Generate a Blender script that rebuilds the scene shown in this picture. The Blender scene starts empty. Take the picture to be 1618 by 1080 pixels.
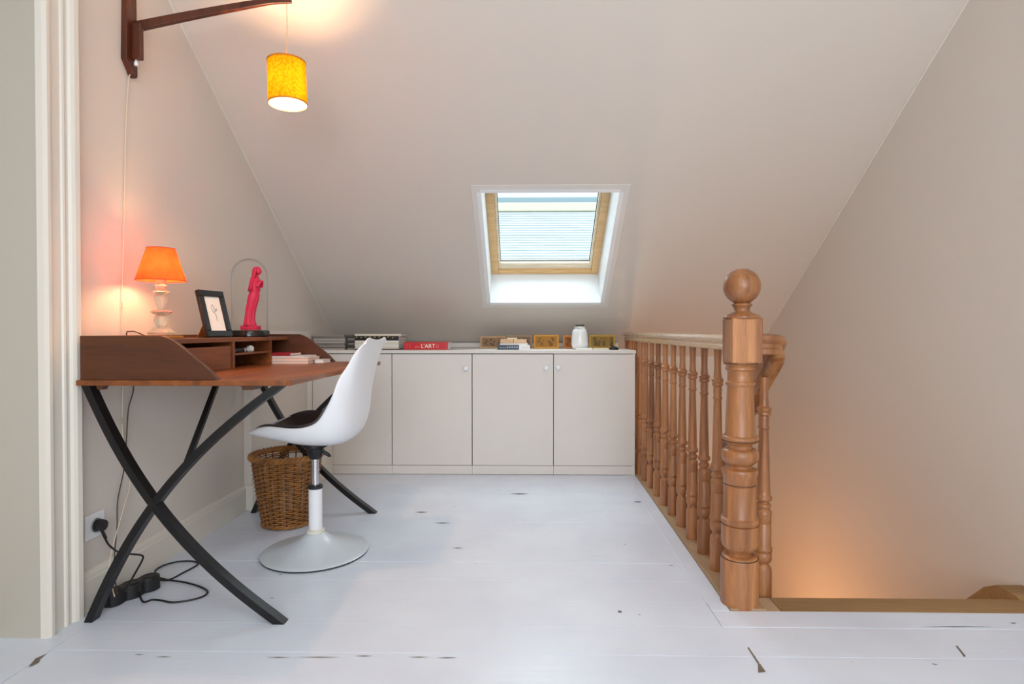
import bpy, bmesh, math, random
from math import sin, cos, pi, radians, sqrt, tan, atan2
from mathutils import Vector, Matrix
random.seed(7)
scene = bpy.context.scene
COL = scene.collection

# ------------------------------------------------------------------ camera
F, PITCH, YAW, PX0, PY0, H = 910.0, radians(0.7), radians(1.0), 816.1, 534.1, 0.93
cam_d = bpy.data.cameras.new('camera'); cam = bpy.data.objects.new('camera', cam_d); COL.objects.link(cam)
cam.location = (0, 0, H); cam.rotation_euler = (radians(90) - PITCH, 0, YAW)
cam_d.sensor_width = 36; cam_d.lens = 36 * F / 1618; cam_d.shift_x = (809 - PX0) / 1618; cam_d.shift_y = -(540 - PY0) / 1618
cam_d.clip_start = .02; cam_d.clip_end = 200
scene.camera = cam
def at(px, py, ax, v):
    """point where the sight line of a photograph pixel meets the plane ax = v (used to read off real positions)"""
    a = (px - PX0) / F; b = -(py - PY0) / F
    y = cos(PITCH) + b * sin(PITCH); z = -sin(PITCH) + b * cos(PITCH)
    r = (a * cos(YAW) - y * sin(YAW), a * sin(YAW) + y * cos(YAW), z)
    o = (0, 0, H); i = 'xyz'.index(ax); t = (v - o[i]) / r[i]
    return Vector(o[k] + r[k] * t for k in range(3))

# ------------------------------------------------------------------ world, lights, exposure
def lin(r, g, b):
    f = lambda c: (c / 255 / 12.92) if c / 255 <= .04045 else ((c / 255 + .055) / 1.055) ** 2.4
    return (f(r), f(g), f(b), 1)
w = bpy.data.worlds.new('overcast_sky'); scene.world = w; w.use_nodes = True
nt = w.node_tree; bg = nt.nodes['Background']
bg.inputs[0].default_value = (.84, .93, 1.0, 1); bg.inputs[1].default_value = 2.0

def area(name, loc, rot, sx, sy, power, col):
    d = bpy.data.lights.new(name, 'AREA'); d.shape = 'RECTANGLE'; d.size = sx; d.size_y = sy; d.energy = power; d.color = col
    o = bpy.data.objects.new(name, d); COL.objects.link(o); o.location = loc; o.rotation_euler = rot
    return o
def point(name, loc, power, col, rad=.03):
    d = bpy.data.lights.new(name, 'POINT'); d.energy = power; d.color = col; d.shadow_soft_size = rad
    o = bpy.data.objects.new(name, d); COL.objects.link(o); o.location = loc
    return o
# daylight of the rear window behind the camera
area('rear_window_daylight', (.25, -2.36, 1.45), (radians(90), 0, 0), 2.2, 1.7, 68, (.86, .93, 1.0))
area('rear_overhead_fill', (.35, -.35, 2.72), (radians(14), 0, 0), 1.5, 1.6, 40, (.82, .91, 1.0))  # added overhead fill for the floor; the ceiling above it has no window
# daylight falling through the roof window
area('roof_window_daylight', (.13, 4.05, 2.35), (radians(-35), 0, 0), .75, 1.0, 20, (.86, .95, 1.0))
# lamp of the floor below, shining up the stairwell
point('stairwell_lamp', (1.05, 3.35, -1.0), 18, (1.0, .55, .27), .10)
scene.view_settings.view_transform = 'Standard'; scene.view_settings.look = 'None'
scene.view_settings.exposure = 0.07; scene.view_settings.gamma = 1.0; scene.view_settings.use_curve_mapping = False

# ------------------------------------------------------------------ materials
MATS = {}
def mat(name, col, rough=.5, metal=0, spec=.5, bump=0, bscale=60, var=0, vscale=8, coat=0, stretch=(1, 1, 1), sheen=0):
    if name in MATS: return MATS[name]
    m = bpy.data.materials.new(name); m.use_nodes = True; t = m.node_tree; b = t.nodes['Principled BSDF']
    c = lin(*col)
    b.inputs['Base Color'].default_value = c; b.inputs['Roughness'].default_value = rough
    b.inputs['Metallic'].default_value = metal; b.inputs['Specular IOR Level'].default_value = spec
    b.inputs['Coat Weight'].default_value = coat
    if bump or var:
        tc = t.nodes.new('ShaderNodeTexCoord'); mp = t.nodes.new('ShaderNodeMapping'); t.links.new(tc.outputs['Object'], mp.inputs[0])
        mp.inputs['Scale'].default_value = stretch
    if var:
        n = t.nodes.new('ShaderNodeTexNoise'); n.inputs['Scale'].default_value = vscale; n.inputs['Detail'].default_value = 4
        t.links.new(mp.outputs[0], n.inputs[0])
        r = t.nodes.new('ShaderNodeMapRange'); r.inputs[1].default_value = .25; r.inputs[2].default_value = .75
        r.inputs[3].default_value = 1 - var; r.inputs[4].default_value = 1 + var; t.links.new(n.outputs[0], r.inputs[0])
        mx = t.nodes.new('ShaderNodeVectorMath'); mx.operation = 'SCALE'; mx.inputs[0].default_value = c[:3]
        t.links.new(r.outputs[0], mx.inputs['Scale']); t.links.new(mx.outputs[0], b.inputs['Base Color'])
    if bump:
        n2 = t.nodes.new('ShaderNodeTexNoise'); n2.inputs['Scale'].default_value = bscale; n2.inputs['Detail'].default_value = 5
        t.links.new(mp.outputs[0], n2.inputs[0])
        bp = t.nodes.new('ShaderNodeBump'); bp.inputs['Strength'].default_value = bump; bp.inputs['Distance'].default_value = .002
        t.links.new(n2.outputs[0], bp.inputs['Height']); t.links.new(bp.outputs[0], b.inputs['Normal'])
    MATS[name] = m
    return m
def wood(name, c1, c2, axis=0, scale=14, rough=.45, coat=0):
    """grain runs along the axis; two-tone streaks, fine pores, a little random tint per piece"""
    if name in MATS: return MATS[name]
    m = bpy.data.materials.new(name); m.use_nodes = True; t = m.node_tree; b = t.nodes['Principled BSDF']; L = t.links.new
    tc = t.nodes.new('ShaderNodeTexCoord'); oi = t.nodes.new('ShaderNodeObjectInfo')
    off = t.nodes.new('ShaderNodeVectorMath'); off.operation = 'SCALE'; off.inputs[0].default_value = (3.1, 7.7, 5.3)
    L(oi.outputs['Random'], off.inputs['Scale'])
    ad = t.nodes.new('ShaderNodeVectorMath'); ad.operation = 'ADD'; L(tc.outputs['Object'], ad.inputs[0]); L(off.outputs[0], ad.inputs[1])
    mp = t.nodes.new('ShaderNodeMapping'); sc = [1, 1, 1]; sc[axis] = .07; mp.inputs['Scale'].default_value = sc; L(ad.outputs[0], mp.inputs[0])
    n = t.nodes.new('ShaderNodeTexNoise'); n.inputs['Scale'].default_value = scale; n.inputs['Detail'].default_value = 6; n.inputs['Distortion'].default_value = .6
    L(mp.outputs[0], n.inputs[0])
    r = t.nodes.new('ShaderNodeValToRGB'); r.color_ramp.elements[0].position = .3; r.color_ramp.elements[1].position = .7
    r.color_ramp.elements[0].color = lin(*c1); r.color_ramp.elements[1].color = lin(*c2); L(n.outputs[0], r.inputs[0])
    n2 = t.nodes.new('ShaderNodeTexNoise'); n2.inputs['Scale'].default_value = scale * 14; n2.inputs['Detail'].default_value = 3; L(mp.outputs[0], n2.inputs[0])
    r2 = t.nodes.new('ShaderNodeMapRange'); r2.inputs[1].default_value = .3; r2.inputs[2].default_value = .7; r2.inputs[3].default_value = .84; r2.inputs[4].default_value = 1.1; L(n2.outputs[0], r2.inputs[0])
    mr = t.nodes.new('ShaderNodeMapRange'); mr.inputs[3].default_value = .9; mr.inputs[4].default_value = 1.1; L(oi.outputs['Random'], mr.inputs[0])
    mu = t.nodes.new('ShaderNodeMath'); mu.operation = 'MULTIPLY'; L(r2.outputs[0], mu.inputs[0]); L(mr.outputs[0], mu.inputs[1])
    mx = t.nodes.new('ShaderNodeVectorMath'); mx.operation = 'SCALE'; L(r.outputs[0], mx.inputs[0]); L(mu.outputs[0], mx.inputs['Scale'])
    out = mx.outputs[0]
    L(out, b.inputs['Base Color'])
    b.inputs['Roughness'].default_value = rough; b.inputs['Coat Weight'].default_value = coat; b.inputs['Coat Roughness'].default_value = .25
    bp = t.nodes.new('ShaderNodeBump'); bp.inputs['Strength'].default_value = .15; bp.inputs['Distance'].default_value = .001; L(n2.outputs[0], bp.inputs['Height']); L(bp.outputs[0], b.inputs['Normal'])
    MATS[name] = m
    return m
def thin_glass(name, tint=(1, 1, 1), gloss=.9, rough=.02):
    """thin clear sheet: straight-through plus a Fresnel mirror"""
    m = bpy.data.materials.new(name); m.use_nodes = True; t = m.node_tree; t.nodes.clear(); L = t.links.new
    o = t.nodes.new('ShaderNodeOutputMaterial'); tr = t.nodes.new('ShaderNodeBsdfTransparent'); tr.inputs[0].default_value = (*tint, 1)
    g = t.nodes.new('ShaderNodeBsdfGlossy'); g.inputs['Roughness'].default_value = rough
    fr = t.nodes.new('ShaderNodeLayerWeight'); fr.inputs['Blend'].default_value = .12
    ml = t.nodes.new('ShaderNodeMath'); ml.operation = 'MULTIPLY'; ml.inputs[1].default_value = gloss; L(fr.outputs['Fresnel'], ml.inputs[0])
    mx = t.nodes.new('ShaderNodeMixShader'); L(ml.outputs[0], mx.inputs[0]); L(tr.outputs[0], mx.inputs[1]); L(g.outputs[0], mx.inputs[2]); L(mx.outputs[0], o.inputs[0])
    return m
def shade_mat(name, c, trans=.6, nscale=90, lo=.6):
    """woven fabric that glows from the bulb behind it"""
    m = bpy.data.materials.new(name); m.use_nodes = True; t = m.node_tree; t.nodes.clear(); L = t.links.new
    o = t.nodes.new('ShaderNodeOutputMaterial'); d = t.nodes.new('ShaderNodeBsdfDiffuse'); tr = t.nodes.new('ShaderNodeBsdfTranslucent')
    tc = t.nodes.new('ShaderNodeTexCoord'); n = t.nodes.new('ShaderNodeTexNoise'); n.inputs['Scale'].default_value = nscale; n.inputs['Detail'].default_value = 3
    L(tc.outputs['Object'], n.inputs[0])
    r = t.nodes.new('ShaderNodeMapRange'); r.inputs[1].default_value = .35; r.inputs[2].default_value = .65; r.inputs[3].default_value = lo; r.inputs[4].default_value = 1.15; L(n.outputs[0], r.inputs[0])
    v = t.nodes.new('ShaderNodeVectorMath'); v.operation = 'SCALE'; v.inputs[0].default_value = lin(*c)[:3]; L(r.outputs[0], v.inputs['Scale'])
    L(v.outputs[0], d.inputs[0]); L(v.outputs[0], tr.inputs[0])
    mx = t.nodes.new('ShaderNodeMixShader'); mx.inputs[0].default_value = trans; L(d.outputs[0], mx.inputs[1]); L(tr.outputs[0], mx.inputs[2]); L(mx.outputs[0], o.inputs[0])
    return m
def emit_mat(name, c, s):
    m = bpy.data.materials.new(name); m.use_nodes = True; t = m.node_tree; b = t.nodes['Principled BSDF']
    b.inputs['Base Color'].default_value = (*c, 1); b.inputs['Emission Color'].default_value = (*c, 1); b.inputs['Emission Strength'].default_value = s
    return m
def floor_paint():
    m = bpy.data.materials.new('white_floor_paint'); m.use_nodes = True; t = m.node_tree; b = t.nodes['Principled BSDF']; L = t.links.new
    g = t.nodes.new('ShaderNodeNewGeometry'); oi = t.nodes.new('ShaderNodeObjectInfo')
    n = t.nodes.new('ShaderNodeTexNoise'); n.inputs['Scale'].default_value = 3; n.inputs['Detail'].default_value = 5; L(g.outputs['Position'], n.inputs[0])
    r = t.nodes.new('ShaderNodeValToRGB'); r.color_ramp.elements[0].position = .35; r.color_ramp.elements[1].position = .65
    r.color_ramp.elements[0].color = lin(216, 222, 235); r.color_ramp.elements[1].color = lin(224, 231, 242); L(n.outputs[0], r.inputs[0])
    # small chips and knots
    mp = t.nodes.new('ShaderNodeMapping'); mp.inputs['Scale'].default_value = (5, 9, 1); L(g.outputs['Position'], mp.inputs[0])
    vo = t.nodes.new('ShaderNodeTexVoronoi'); vo.inputs['Scale'].default_value = 1.15; L(mp.outputs[0], vo.inputs[0])
    mp2 = t.nodes.new('ShaderNodeMapping'); mp2.inputs['Scale'].default_value = (60, 130, 1); L(g.outputs['Position'], mp2.inputs[0])
    nn = t.nodes.new('ShaderNodeTexNoise'); nn.inputs['Scale'].default_value = 1; L(mp2.outputs[0], nn.inputs[0])
    a = t.nodes.new('ShaderNodeMath'); a.operation = 'MULTIPLY_ADD'; a.inputs[1].default_value = .16; a.inputs[2].default_value = -.045; L(nn.outputs[0], a.inputs[0])
    lt = t.nodes.new('ShaderNodeMath'); lt.operation = 'LESS_THAN'; L(vo.outputs['Distance'], lt.inputs[0]); L(a.outputs[0], lt.inputs[1])
    # faint streaks along the boards
    mp3 = t.nodes.new('ShaderNodeMapping'); mp3.inputs['Scale'].default_value = (2.2, 55, 1); L(g.outputs['Position'], mp3.inputs[0])
    ns = t.nodes.new('ShaderNodeTexNoise'); ns.inputs['Scale'].default_value = 1; ns.inputs['Detail'].default_value = 4; L(mp3.outputs[0], ns.inputs[0])
    gt = t.nodes.new('ShaderNodeMapRange'); gt.inputs[1].default_value = .70; gt.inputs[2].default_value = .78; gt.inputs[3].default_value = 0; gt.inputs[4].default_value = .22; L(ns.outputs[0], gt.inputs[0])
    m1 = t.nodes.new('ShaderNodeMix'); m1.data_type = 'RGBA'; L(gt.outputs[0], m1.inputs['Factor']); L(r.outputs[0], m1.inputs['A']); m1.inputs['B'].default_value = lin(150, 148, 152)
    f2 = t.nodes.new('ShaderNodeMath'); f2.operation = 'MULTIPLY'; f2.inputs[1].default_value = .75; L(lt.outputs[0], f2.inputs[0])
    m2 = t.nodes.new('ShaderNodeMix'); m2.data_type = 'RGBA'; L(f2.outputs[0], m2.inputs['Factor']); L(m1.outputs['Result'], m2.inputs['A']); m2.inputs['B'].default_value = lin(112, 104, 100)
    L(m2.outputs['Result'], b.inputs['Base Color'])
    b.inputs['Roughness'].default_value = .33; b.inputs['Specular IOR Level'].default_value = .5
    bp = t.nodes.new('ShaderNodeBump'); bp.inputs['Strength'].default_value = .25; bp.inputs['Distance'].default_value = .002
    L(ns.outputs[0], bp.inputs['Height']); L(bp.outputs[0], b.inputs['Normal'])
    return m
WALL = mat('warm_white_wall_paint', (220, 211, 201), .8, spec=.2, bump=.05, bscale=120, var=.012, vscale=1.5)
TRIM = mat('cream_gloss_trim_paint', (226, 220, 208), .35, spec=.4)
LINING = mat('white_window_lining', (238, 240, 240), .4)
FLOORM = floor_paint()
GAP = mat('painted_board_gap', (168, 166, 168), .9)
CAB = mat('greige_cabinet_lacquer', (226, 220, 213), .45, spec=.35, var=.01)
DARKGAP = mat('dark_cabinet_gap', (70, 62, 56), .9)
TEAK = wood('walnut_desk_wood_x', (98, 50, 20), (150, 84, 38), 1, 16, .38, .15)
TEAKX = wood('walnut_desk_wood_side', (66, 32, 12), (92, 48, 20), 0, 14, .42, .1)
OAK = wood('honey_railing_wood', (122, 72, 38), (194, 132, 82), 2, 17, .38, .2)
OAKY = wood('glare_lightened_rail_wood', (200, 158, 114), (226, 190, 150), 1, 14, .22, .7)  # base tones lightened to carry the glare along the rail
OAKD = wood('old_oak_board', (132, 98, 58), (164, 128, 84), 0, 10, .5)
OAKDY = wood('pale_oak_kerb', (158, 128, 96), (182, 150, 118), 1, 10, .55)
DTEAK = wood('dark_teak_bracket_wood', (66, 26, 8), (100, 44, 16), 2, 20, .4, .1)
PINE = wood('varnished_pine_frame', (232, 186, 124), (244, 206, 150), 0, 8, .4, .2)
PINEL = wood('pale_pine_sash', (240, 222, 190), (248, 234, 208), 0, 8, .4)
BLACKM = mat('black_painted_metal', (15, 15, 17), .38, spec=.45)
BLACKP = mat('black_plastic', (22, 22, 24), .45)
RUBBER = mat('black_cord_rubber', (24, 22, 22), .5)
WHITEP = mat('white_shell_plastic', (236, 237, 240), .28, spec=.5)
CUSH = mat('charcoal_leatherette', (72, 64, 62), .45, bump=.08, bscale=200)
CHROME = mat('brushed_chrome', (205, 205, 210), .2, 1)
BASEM = mat('pale_grey_base_enamel', (206, 214, 220), .28, spec=.6)
WICK = mat('brown_wicker', (150, 98, 44), .5, var=.45, vscale=22, coat=.2)
WICKD = mat('dark_wicker_stake', (74, 42, 16), .55, var=.35, vscale=20)
PAPER = mat('white_paper', (236, 232, 226), .7)

# ------------------------------------------------------------------ mesh helpers
def nbm(): return bmesh.new()
def box(bm, x0, x1, y0, y1, z0, z1, M=None, bev=0):
    vs = [bm.verts.new(v) for v in ((x0, y0, z0), (x1, y0, z0), (x1, y1, z0), (x0, y1, z0), (x0, y0, z1), (x1, y0, z1), (x1, y1, z1), (x0, y1, z1))]
    fs = [bm.faces.new([vs[i] for i in f]) for f in ((0, 3, 2, 1), (4, 5, 6, 7), (0, 1, 5, 4), (1, 2, 6, 5), (2, 3, 7, 6), (3, 0, 4, 7))]
    if bev:
        es = list({e for f in fs for e in f.edges})
        r = bmesh.ops.bevel(bm, geom=es, offset=bev, segments=2, affect='EDGES', profile=.5)
        vs = list({v for f in r['faces'] for v in f.verts} | {v for v in vs if v.is_valid})
    if M is not None:
        for v in vs: v.co = M @ v.co
    return vs
def lathe(bm, prof, cx=0, cy=0, n=24, M=None, cap=True, rx=1, ry=1):
    """prof = list of (r, z)"""
    rings = []
    for r, z in prof:
        rings.append([bm.verts.new((cx + r * rx * cos(2 * pi * k / n), cy + r * ry * sin(2 * pi * k / n), z)) for k in range(n)])
    for a, b in zip(rings, rings[1:]):
        for k in range(n): bm.faces.new((a[k], a[(k + 1) % n], b[(k + 1) % n], b[k]))
    if cap:
        bm.faces.new(rings[0][::-1]); bm.faces.new(rings[-1])
    if M is not None:
        for R in rings:
            for v in R: v.co = M @ v.co
def smooth_path(pts, per=8):
    P = [Vector(p) for p in pts]; out = []
    for i in range(len(P) - 1):
        p0 = P[max(i - 1, 0)]; p1 = P[i]; p2 = P[i + 1]; p3 = P[min(i + 2, len(P) - 1)]
        for k in range(per):
            t = k / per
            out.append(.5 * ((2 * p1) + (p2 - p0) * t + (2 * p0 - 5 * p1 + 4 * p2 - p3) * t * t + (3 * p1 - p0 - 3 * p2 + p3) * t ** 3))
    out.append(P[-1])
    return out
def sweep(bm, path, prof, up=Vector((0, 0, 1)), scales=None, closed=False, cap=True):
    """prof (side, up) swept along path"""
    rings = []; n = len(path)
    for i, p in enumerate(path):
        if closed: t = path[(i + 1) % n] - path[i - 1]
        else: t = path[min(i + 1, n - 1)] - path[max(i - 1, 0)]
        t.normalize(); s = t.cross(up)
        if s.length < 1e-4: s = t.cross(Vector((0, 1, 0)))
        s.normalize(); u = s.cross(t).normalized(); k = scales[i] if scales else 1
        rings.append([bm.verts.new(p + s * a * k + u * b * k) for a, b in prof])
    m = len(prof)
    rr = list(zip(rings, rings[1:]))
    if closed: rr.append((rings[-1], rings[0]))
    for a, b in rr:
        for k in range(m): bm.faces.new((a[k], a[(k + 1) % m], b[(k + 1) % m], b[k]))
    if cap and not closed:
        bm.faces.new(rings[0][::-1]); bm.faces.new(rings[-1])
def circ(r, n=8): return [(r * cos(2 * pi * k / n), r * sin(2 * pi * k / n)) for k in range(n)]
def tube(bm, pts, r, n=8, per=6, up=Vector((0, 0, 1)), closed=False):
    sweep(bm, smooth_path(pts, per) if per else [Vector(p) for p in pts], circ(r, n), up, closed=closed)
def prism(bm, pts2, axis, a, b):
    """closed outline of (u, v) in the plane normal to the axis, between a and b"""
    def mk(u, v, w):
        return {0: (w, u, v), 1: (u, w, v), 2: (u, v, w)}[axis]
    A = [bm.verts.new(mk(u, v, a)) for u, v in pts2]; B = [bm.verts.new(mk(u, v, b)) for u, v in pts2]; n = len(A)
    bm.faces.new(A); bm.faces.new(B[::-1])
    for k in range(n): bm.faces.new((A[k], B[k], B[(k + 1) % n], A[(k + 1) % n]))
def obj(name, bm, m, parent=None, smooth=False, angle=40, label=None, bevel=0):
    bmesh.ops.recalc_face_normals(bm, faces=bm.faces[:])
    me = bpy.data.meshes.new(name); 
    base = parent_world(parent) if parent else Vector((0, 0, 0))
    if base.length: bmesh.ops.translate(bm, verts=bm.verts[:], vec=-base)
    bm.to_mesh(me); bm.free()
    me.materials.append(m)
    if smooth:
        me.polygons.foreach_set('use_smooth', [True] * len(me.polygons))
        if angle < 180: me.set_sharp_from_angle(angle=radians(angle))
    o = bpy.data.objects.new(name, me); COL.objects.link(o)
    if parent: o.parent = parent
    if label: o['label'] = label
    if bevel:
        b = o.modifiers.new('bevel', 'BEVEL'); b.width = bevel; b.segments = 2; b.limit_method = 'ANGLE'; b.angle_limit = radians(40)
    return o
def parent_world(p):
    v = Vector((0, 0, 0))
    while p is not None: v += p.location; p = p.parent
    return v
def tag(o, label, cat, group=None):
    o['label'] = label; o['category'] = cat
    if group: o['group'] = group
    return o
def thing(name, label, cat, loc, group=None):
    o = bpy.data.objects.new(name, None); COL.objects.link(o); o.location = loc; o.empty_display_size = .05
    return tag(o, label, cat, group)
def struct(name, bm, m, parent=None, **k):
    o = obj(name, bm, m, parent, **k)
    if parent is None: o['kind'] = 'structure'
    return o
def solo(name, bm, m, label, cat, loc, group=None, **k):
    """a thing that is one mesh, its origin at its base"""
    bmesh.ops.translate(bm, verts=bm.verts[:], vec=-Vector(loc))
    o = obj(name, bm, m, None, **k); o.location = loc
    return tag(o, label, cat, group)

# ------------------------------------------------------------------ the room
XL, XR, YB, YR = -1.47, 1.79, 4.58, -2.5      # left, right, back, rear
S, C0 = -.70, 3.937                            # sloping ceiling: z = C0 + S*y
ZC = 2.75                                      # flat ceiling
YC = (ZC - C0) / S
AL = math.atan(-S); CA, SA = cos(AL), sin(AL)
DT = 1.712                                     # far jamb of the doorway on the left
zs = lambda y: C0 + S * y

# left wall, beyond the doorway
bm = nbm()
prism(bm, [(DT, -.02), (YB, -.02), (YB, zs(YB)), (DT, zs(DT))], 0, XL - .36, XL)
struct('wall_left', bm, WALL)
bm = nbm()
box(bm, XL - .36, XL, YR, .72, -.02, ZC); box(bm, XL - .36, XL, .72, DT, 2.15, ZC)
struct('wall_left_rear', bm, WALL)
# projecting lower part of the left wall behind the far desk legs
bm = nbm(); box(bm, XL, -1.43, 2.965, YB - .02, 0, .934)
struct('trim_6', bm, WALL)
bm = nbm(); box(bm, -1.43, -1.262, 3.32, 3.716, 0, .24, bev=.004)
struct('trim_7', bm, TRIM)
bm = nbm()
prism(bm, [(YR, -2.9), (YB, -2.9), (YB, zs(YB)), (YC, ZC), (YR, ZC)], 0, XR, XR + .1)
struct('wall_right', bm, WALL)
bm = nbm(); box(bm, XL - .36, XR + .1, YB, YB + .1, -2.9, .9)
struct('wall_back', bm, WALL)
bm = nbm()                                      # rear wall with a window opening
for b_ in ((XL - .4, -.95, 0, ZC), (1.45, XR + .1, 0, ZC), (-.95, 1.45, 0, .55), (-.95, 1.45, 2.35, ZC)): box(bm, b_[0], b_[1], YR - .1, YR, b_[2], b_[3])
struct('wall_rear', bm, WALL)
bm = nbm(); box(bm, XL - .4, XR + .1, YR - .1, YC + .02, ZC, ZC + .05)
struct('ceiling', bm, WALL)

# sloping ceiling with the roof window opening; Q(x, s, d): across, up the slope, outward
P0 = Vector((0, 4.013, zs(4.013)))
U, V, N = Vector((1, 0, 0)), Vector((0, -CA, SA)), Vector((0, SA, CA))
Q = lambda x, s, d=0: P0 + U * x + V * s + N * d
WX0, WX1, WS0, WS1 = -.256, .517, 0.0, .998
s_lo = (4.013 - YB) / CA; s_hi = (4.013 - YC) / CA
def qbox(bm, x0, x1, s0, s1, d0, d1):
    vs = [bm.verts.new(Q(*p)) for p in ((x0, s0, d0), (x1, s0, d0), (x1, s1, d0), (x0, s1, d0), (x0, s0, d1), (x1, s0, d1), (x1, s1, d1), (x0, s1, d1))]
    for f in ((0, 3, 2, 1), (4, 5, 6, 7), (0, 1, 5, 4), (1, 2, 6, 5), (2, 3, 7, 6), (3, 0, 4, 7)): bm.faces.new([vs[i] for i in f])
bm = nbm()
qbox(bm, XL - .1, WX0, s_lo, s_hi, 0, .24); qbox(bm, WX1, XR + .1, s_lo, s_hi, 0, .24)
qbox(bm, WX0, WX1, s_lo, WS0, 0, .24); qbox(bm, WX0, WX1, WS1, s_hi, 0, .24)
struct('ceiling', bm, WALL)
# pale bead along both slope edges
for nm, x in (('trim_1', XL + .004), ('trim_2', XR - .004)):
    bm = nbm(); qbox(bm, x - .005, x + .005, s_lo, s_hi, -.005, .001); struct(nm, bm, TRIM)
# roof window
win = nbm()
t_ = .05
for a in ((WX0 - t_, WX0 + .001, WS0 - t_, WS1 + t_), (WX1 - .001, WX1 + t_, WS0 - t_, WS1 + t_), (WX0, WX1, WS0 - t_, WS0 + .001), (WX0, WX1, WS1 - .001, WS1 + t_)):
    qbox(win, *a, -.0035, .0005)
w1 = struct('window_1', win, mat('white_window_surround', (226, 222, 216), .6), bevel=.0008)
bm = nbm(); g = .004
qbox(bm, WX0 - .02, WX0 + g, WS0, WS1, -.0036, .30); qbox(bm, WX1 - g, WX1 + .02, WS0, WS1, -.0036, .30)
qbox(bm, WX0, WX1, WS0 - .02, WS0 + g, -.0036, .30); qbox(bm, WX0, WX1, WS1 - g, WS1 + .02, -.0036, .30)
obj('window_lining', bm, LINING, w1)
FX0, FX1, FS0, FS1 = WX0 + g, WX1 - g, WS0 + g, WS1 - g
def ring(bm, x0, x1, s0, s1, wx, w0, w1_, d0, d1):
    qbox(bm, x0, x0 + wx, s0, s1, d0, d1); qbox(bm, x1 - wx, x1, s0, s1, d0, d1)
    qbox(bm, x0 + wx, x1 - wx, s0, s0 + w0, d0, d1); qbox(bm, x0 + wx, x1 - wx, s1 - w1_, s1, d0, d1)
bm = nbm(); ring(bm, FX0, FX1, FS0, FS1, .05, .035, .035, .255, .34); obj('window_frame', bm, PINE, w1, bevel=.003)
bm = nbm(); ring(bm, FX0 + .05, FX1 - .05, FS0 + .035, FS1 - .035, .016, .062, .05, .275, .312); obj('window_sash', bm, PINEL, w1, bevel=.003)
bm = nbm(); ring(bm, FX0 + .066, FX1 - .066, FS0 + .097, FS1 - .085, .004, .004, .004, .296, .3035); obj('window_gasket', bm, BLACKP, w1)
bm = nbm(); qbox(bm, FX0 + .0665, FX1 - .0665, FS0 + .0975, FS1 - .0855, .304, .309); obj('window_pane', bm, thin_glass('window_glass', (.93, .97, .98), .7), w1)
# rear window frame (behind the camera)
bm = nbm()
for b_ in ((-.95, -.88, .55, 2.35), (1.38, 1.45, .55, 2.35), (.22, .29, .55, 2.35), (-.95, 1.45, .55, .62), (-.95, 1.45, 2.28, 2.35)): box(bm, b_[0], b_[1], YR - .07, YR - .02, b_[2], b_[3])
struct('window_2', bm, TRIM)

bm = nbm(); box(bm, XL - .30, XL - .001, DT - .004, DT - .0002, 0, 2.15); struct('trim_10', bm, mat('shaded_jamb_tone', (186, 179, 166), .6))  # jamb facing in a darker tone that stands in for its shade
# doorway at the left: jamb, casing, door leaf
bm = nbm(); box(bm, XL - .34, XL - .30, .72, DT, 0, 2.15, bev=.003)
d1 = struct('door_1', bm, TRIM)
bm = nbm(); lathe(bm, [(.004, 0), (.011, 0), (.011, .04), (.024, .05), (.026, .07), (.015, .082), (.003, .084)], n=16, M=Matrix.Translation((XL - .30, .80, 1.0)) @ Matrix.Rotation(radians(90), 4, 'Y'))
obj('door_knob', bm, CHROME, d1, smooth=True)
bm = nbm()
# profile of the casing: (y, x-offset from wall)
cp = [(DT - .006, 0), (DT - .006, .020), (DT + .004, .028), (DT + .016, .028), (DT + .020, .019), (DT + .026, .017), (DT + .068, .017), (DT + .071, .022), (DT + .078, .024), (DT + .084, .021), (DT + .088, .017), (DT + .098, .019), (DT + .104, .027), (DT + .113, .033), (DT + .130, .035), (DT + .138, .031), (DT + .142, .0)]
cp = [(DT + (y - DT) * .92, dx) for y, dx in cp]
prism(bm, [(XL + dx, y) for y, dx in cp], 2, 0, 2.2)
struct('trim_3', bm, TRIM)
bm = nbm(); prism(bm, [(XL + dx, .72 + DT - y) for y, dx in cp], 2, 0, 2.2); struct('trim_4', bm, TRIM)
# baseboards
def baseb(bm, pts):
    prof = [(0, 0), (.016, 0), (.016, .100), (.013, .108), (.013, .113), (.009, .120), (.005, .128), (0, .130)]
    prism(bm, [(XL + u, z) for u, z in prof], 1, *pts)
bm = nbm(); baseb(bm, (DT + .131, 2.965)); box(bm, XL, -1.418, 2.952, 2.965, 0, .13, bev=.003)
struct('baseboard_left', bm, TRIM)
bm = nbm(); box(bm, -1.43, -1.417, 2.966, 3.32, 0, .13, bev=.003); struct('trim_8', bm, TRIM)
bm = nbm(); box(bm, XR - .018, XR, YR, 1.90, 0, .13); struct('baseboard_right', bm, TRIM)

# floor: sub-floor slabs and every board on top
bm = nbm()
box(bm, XL - .36, .72, YR, YB, -.06, -.024); box(bm, .72, XR, YR, 1.96, -.06, -.024)
fl = struct('floor', bm, GAP)
y = 1.646 + .1645 * 18; k = 0
while y > YR:
    y0 = max(y - .1645, YR); g_ = .0016
    x0 = XL if y0 > 1.72 else -1.386
    if y0 < YB:
        y1 = min(y, YB)
        spans = []
        if y0 >= 1.955: spans = [(x0, .632 if y0 < 3.6 else .69)]
        elif y1 > 1.90: spans = [(x0, .615)]
        else: spans = [(x0, XR)]
        for a, b in spans:
            bm = nbm(); dz = random.uniform(-.0006, .0006)
            box(bm, a, b, y0 + g_ / 2, y1 - g_ / 2, -.024, dz, bev=.0007)
            obj('floorboard', bm, FLOORM, fl)
    y -= .1645; k += 1
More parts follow.
